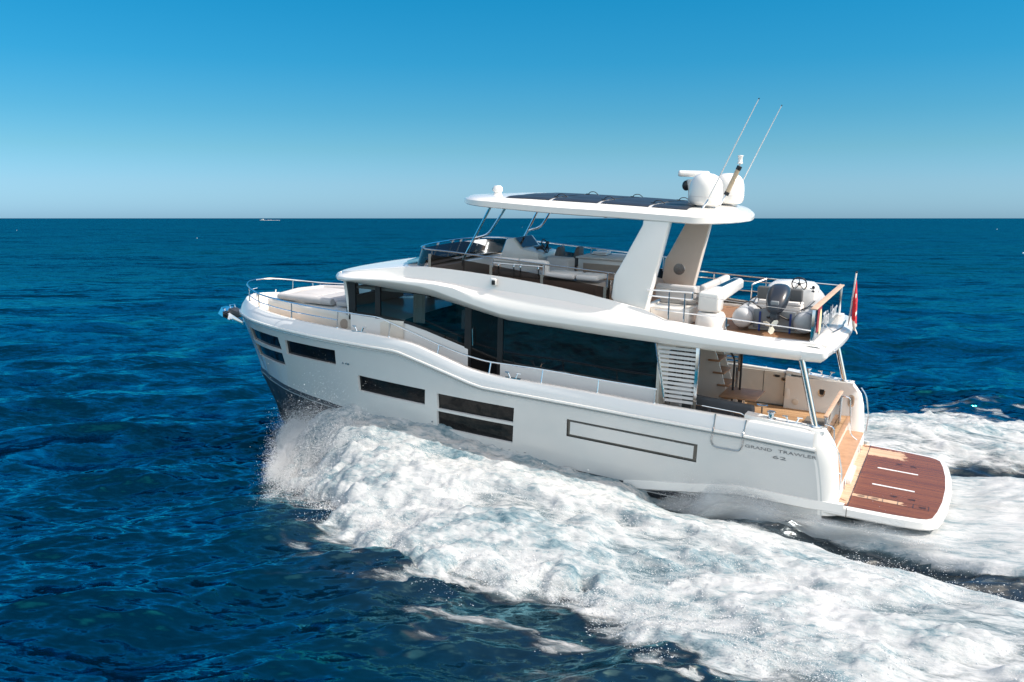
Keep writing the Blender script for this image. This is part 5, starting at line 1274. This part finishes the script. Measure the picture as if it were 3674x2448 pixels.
for (y_, hw_, zt_, zl_) in ((-.62,.52,4.40,4.10),(-.70,.56,4.58,4.10),(-.95,.58,4.67,4.12),(-1.25,.52,4.69,4.18),(-1.48,.38,4.66,4.25),(-1.64,.20,4.58,4.32),(-1.70,.05,4.50,4.36)):
    rows.append([(1.84+hw_, y_, zl_), (1.84+hw_*.98, y_, zt_-.10), (1.84+hw_*.78, y_, zt_-.015), (1.84, y_, zt_+.01), (1.84-hw_*.78, y_, zt_-.015), (1.84-hw_*.98, y_, zt_-.10), (1.84-hw_, y_, zl_)])
g = G().loft(rows); g.add(rows[0], [tuple(range(7))]); make('bow_moulding', g, M['white'], t, angle=40)
g = G().add([(2.20,-.625,4.20),(1.95,-.625,4.20),(1.98,-.615,4.40),(2.16,-.615,4.40)], [(0,1,2,3)]); make('bow_locker', g, M['tube_grey'], t)
g = G().solid([(1.28,-.55,4.05),(1.80,-.55,4.05),(1.80,-1.0,4.05),(1.28,-1.0,4.05),(1.30,-.66,4.58),(1.78,-.66,4.62),(1.74,-.95,4.72),(1.34,-.95,4.68)], [(0,3,2,1),(4,5,6,7),(0,1,5,4),(1,2,6,5),(2,3,7,6),(3,0,4,7)], .05, 3); cs = make('tender_console', g, M['white'], t)
g = G().tube([(1.67+.165*math.cos(a), -.62+.05*math.sin(a), 4.67+.155*math.sin(a)) for a in [2*math.pi*k/28 for k in range(28)]], .014, 7, closed=True)
for k in range(5):
    a = .3 + 2*math.pi*k/5; g.tube([(1.67,-.63,4.67), (1.67+.165*math.cos(a), -.62+.05*math.sin(a), 4.67+.155*math.sin(a))], .009, 6)
g.ball((1.67,-.63,4.67), .04, 8); make('steering_wheel', g, M['black'], t)
for k, z in enumerate((4.62, 4.52, 4.45)): make('gauge', G().lathe([(0,0),(.035,0),(.035,.01),(0,.01)], (1.36,-.655+.0*k,z), 12, Matrix.Rotation(R(-90), 4, 'X')), M['cowl'], cs)
make('seat_box', G().box(1.44, 2.38, -.05, .42, 4.0, 4.30, .03), M['cushion_white'], t)
make('seat_cushion', cushion(1.44, 2.38, -.02, .40, 4.30, 4.36, .025), M['yellow'] if False else M['cushion_white'], t)
for a, b in ((2.40,1.94),(1.90,1.42)): make('backrest', cushion(b, a, .30, .40, 4.40, 4.69, .045), M['grey_seat'], t)
for x in (2.36, 1.46): make('seat_frame', G().tube([(x,.36,4.3),(x,.36,4.6)], .018, 6), M['steel'], t)
# outboard, tilted up
rows = []
for (yc_, zc_, rx_, ry_, rz_) in ((.80,4.60,.05,.05,.05),(.83,4.62,.17,.06,.13),(.93,4.64,.225,.08,.20),(1.08,4.60,.235,.08,.235),(1.24,4.53,.225,.08,.235),(1.38,4.46,.19,.06,.20),(1.47,4.41,.13,.04,.14),(1.50,4.39,.04,.03,.04)):
    rows.append([(1.81+rx_*math.copysign(abs(math.cos(a))**.75, math.cos(a)), yc_ - .25*rz_*math.sin(a), zc_+rz_*math.copysign(abs(math.sin(a))**.75, math.sin(a))) for a in [2*math.pi*k/24 for k in range(24)]])
ob_ = make('outboard_motor', G().loft(rows, closed=True, caps=True), M['cowl'], t, angle=60)
make('cowl_cap', G().box(1.72, 1.90, 1.40, 1.475, 4.42, 4.54, .03, 3), M['tube_grey'], ob_)
make('engine_leg', G().hull8([(1.74,1.10,4.10),(1.88,1.10,4.10),(1.88,1.50,4.12),(1.74,1.50,4.12),(1.72,1.12,4.38),(1.90,1.12,4.38),(1.90,1.44,4.38),(1.72,1.44,4.38)], .03), M['cowl'], ob_)
make('gearcase', G().ball((1.80,1.58,4.08), .085, 12, (.75,2.0,.8)), M['black'], ob_)
g = G()
for k in range(3):
    a = R(20) + 2*math.pi*k/3; c, s_ = math.cos(a), math.sin(a)
    g.solid([(1.80+r*c-w*s_, 1.74+tw*w, 4.06+r*s_+w*c) for r, w, tw in ((.02,-.03,.5),(.10,-.055,1.0),(.17,-.02,1.0),(.175,.02,1.0),(.11,.06,1.0),(.02,.03,.5))] + [(1.80+r*c-w*s_, 1.755+tw*w, 4.06+r*s_+w*c) for r, w, tw in ((.02,-.03,.5),(.10,-.055,1.0),(.17,-.02,1.0),(.175,.02,1.0),(.11,.06,1.0),(.02,.03,.5))], [tuple(range(6)), tuple(range(11,5,-1))] + [(i, i+6, (i+1) % 6+6, (i+1) % 6) for i in range(6)])
make('propeller', g, M['prop'], ob_)
make('control_cable', G().tube(curve([(2.1,.9,4.25),(2.0,1.1,4.12),(1.86,1.2,4.2)], 5), .02, 6), M['black'], ob_); make('control_cable', G().tube(curve([(1.4,.7,4.2),(1.5,1.05,4.1),(1.74,1.2,4.2)], 5), .02, 6), M['black'], ob_)
g = G().add([(1.30,-.655,4.12),(1.42,-.655,4.12),(1.44,-.668,4.60),(1.33,-.668,4.60)], [(0,1,2,3)]); make('console_panel', g, M['tube_light'], cs)
make('fuel_tank', G().box(1.52, 1.80, .55, .95, 4.0, 4.20, .04, 3), M['rubber'], t)
make('stowed_bag', G().ball((2.08,.72,4.14), .17, 12, (1.1,1.2,.8)), M['cushion_dark'], t)
for y in (.55, -.30): make('lashing_strap', G().tube(curve([(2.74,y,4.0),(2.66,y,4.28),(2.5,y,4.345),(2.3,y,4.25),(2.1,y,4.1)], 4), .016, 5), M['black'], t)
make('lashing_strap', G().tube(curve([(.98,.55,4.0),(1.06,.55,4.28),(1.22,.55,4.345),(1.42,.55,4.25)], 4), .016, 5), M['black'], t)
make('mooring_line', G().tube([(2.0+.13*math.cos(a)*(1-.02*k), .15+.10*math.sin(a)*(1-.02*k)-.35, 4.10+.004*k) for k, a in ((k, k*.6) for k in range(34))], .012, 5), M['cushion_white'], t)
for x in (2.16, 1.52): make('tie_strap', G().box(x-.02, x+.02, 1.11, 1.125, 3.82, 4.24), M['blue'], t)
for y in (.9,-.9): make('chock', G().box(1.3, 2.42, y-.08, y+.08, 3.815, 3.93, .02), M['white'], t)
# ensign on its staff
t = thing('ensign_flag', 'red ensign with white border hanging from a staff on the aft deck edge', 'flag', (.54,-.64,3.82))
make('flagstaff', G().tube([(.54,-.64,3.82),(.47,-.64,5.02)], .017, 8), M['flagwhite'], t)
make('staff_truck', G().ball((.468,-.64,5.03), .026, 8), M['black'], t)
def flag_material():
    m, n, b = newmat('ensign_cloth')
    at = n.nodes.new('ShaderNodeAttribute'); at.attribute_name = 'foam'
    r = ramp(n, at.outputs['Fac'], [(0, (.60,.022,.03)), (.45, (.60,.022,.03)), (.55, (.78,.72,.66)), (1, (.78,.72,.66))]); n.links.new(r.outputs[0], b.inputs['Base Color']); b.inputs['Roughness'].default_value = .8
    b.inputs['Transmission Weight'].default_value = 0.0
    return m
NU_, NV_ = 30, 46; VV_ = []; AT = []
for j in range(NV_):
    v = j/(NV_-1); zt_ = 4.86 - .98*v
    wd = float(np.interp(v, [0,.15,.4,.7,.85,1], [.03,.10,.20,.34,.26,.04]))
    for i in range(NU_):
        u = i/(NU_-1)
        y = -.64 + .02 + (u-.05)*wd*2.1 ; x = .485 - .035*v + .045*math.sin(u*9+v*3)*min(1, v*2.5) - .05*u*v
        VV_.append((x-.04, y, zt_ - .22*u*v)); 
        white = 1.0 if (v + u*.35 > 1.02 or (v > .55 and abs(v - .70 - .25*(u-.5)) < .045) or ((u-.62)**2*2 + (v-.30)**2*9 < .022 and abs((u-.62)*2) > abs(v-.30)) or ((u-.6)**2*2 + (v-.46)**2*9 < .022 and abs((u-.6)*1.5) > abs(v-.46))) else 0.0
        AT.append(white)
qd = grid_quads(NV_, NU_)
fo = np_mesh('flag_cloth', np.array(VV_) - np.array([.54,-.64,3.82]), qd, flag_material(), np.array(AT)); fo.parent = t
# cockpit furniture
t = thing('cockpit_sofa', 'charcoal sofa with steel back frame against the port cockpit bulwark', 'sofa', (2.7,1.5,1.35))
make('seat_base', G().box(2.05, 3.6, .95, 1.62, 1.36, 1.62, .02), M['cushion_dark'], t)
make('seat_cushion', cushion(2.08, 3.6, .9, 1.6, 1.62, 1.80, .06), M['cushion_dark'], t)
make('backrest', G().hull8([(2.02,1.50,1.75),(3.6,1.50,1.75),(3.6,1.68,1.75),(2.02,1.68,1.75),(2.02,1.56,2.30),(3.6,1.56,2.38),(3.6,1.76,2.38),(2.02,1.76,2.30)], .07, 3), M['cushion_dark'], t)
make('back_frame', G().tube(fillet([(3.4,1.82,2.20),(2.18,1.82,2.13),(2.12,1.82,1.7)], .12), .018, 7), M['steel'], t); make('back_frame', G().tube([(3.4,1.82,1.98),(2.14,1.82,1.92)], .016, 7), M['steel'], t)
for x in (2.45, 2.95): make('frame_post', G().box(x-.03, x+.03, 1.77, 1.83, 1.7, 2.16), M['cushion_dark'], t)
t = thing('lounge_chair', 'rounded grey sofa end by the saloon door in the cockpit', 'sofa', (3.75,.9,1.35))
make('seat', cushion(3.45, 4.0, .35, 1.5, 1.36, 1.75, .08), M['grey_seat'], t); make('backrest', cushion(3.72, 3.98, .35, 1.5, 1.7, 2.42, .11), M['cushion'], t)
t = thing('cockpit_table', 'brown teak topped cockpit table on a pedestal in front of the charcoal sofa', 'table', (2.72,-.4,1.35))
make('table_top', G().box(2.30, 3.16, -.93, .12, 1.985, 2.02, .01), M['teak_flat'], t); make('pedestal', G().tube([(2.72,-.4,1.35),(2.72,-.4,1.99)], .07, 12), M['steel'], t)
make('table_foot', G().lathe([(0,0),(.24,0),(.22,.02),(0,.03)], (2.72,-.4,1.352), 20), M['steel'], t)
t = thing('side_tray', 'small round steel tray on a post at the aft corner of the cockpit table', 'tray', (2.16,.05,1.35))
make('tray', G().lathe([(0,0),(.10,0),(.13,.025),(.125,.03),(.095,.008),(0,.008)], (2.16,.05,1.90), 22), M['steel'], t); make('post', G().tube([(2.16,.05,1.35),(2.16,.05,1.90)], .02, 8), M['steel_dark'], t)
# ------------------------------------------------------------------ distant motor boat near the horizon
DM = Matrix.Translation((-712, 2700, 0.1)) @ Matrix.Rotation(R(176), 4, 'Z') @ Matrix.Scale(.85, 4)
t = thing('distant_motorboat', 'tiny white motorboat far off near the horizon, running left', 'motorboat', (0,0,0), None, DM)
rows = [[(x, w, 1.6+.04*x), (x, w*.8, .1), (x, -w*.8, .1), (x, -w, 1.6+.04*x)] for x, w in ((-7,2.0),(-3,2.2),(2,2.1),(5,1.4),(7.5,.05))]
make('boat_hull', G().loft(rows, closed=True, caps=True), M['white'], t)
make('boat_cabin', G().prism([(-5,1.5),(3.5,1.7),(1.5,3.6),(-4.5,3.7)], 1, -1.7, 1.7, .2), M['white'], t)
make('boat_window', G().prism([(-3.8,2.3),(2.5,2.3),(1.5,3.1),(-3.8,3.1)], 1, -1.75, 1.75), M['pane'], t)
make('boat_roof', G().box(-5.5, 1.0, -1.6, 1.6, 4.4, 4.6, .1), M['white'], t)
for x in (-4.5, 0): make('roof_post', G().box(x-.1, x+.1, -1.4, 1.4, 3.6, 4.45), M['white'], t)
g = G()
for k in range(19):
    x = -6 - k*2.9; r_ = 1.0 + rng.uniform(0, 1.0)
    g.ball((x, rng.normal(0, .8), .15), r_, 8, (2.2, 1, .42*rng.uniform(.5, 1.2)))
g.v = [tuple(DM @ Vector(v)) for v in g.v]
tag(make('distant_wake', g, M['spray'], None), 'thin white wake line trailing right from the tiny distant motorboat', 'wake', kind='stuff')
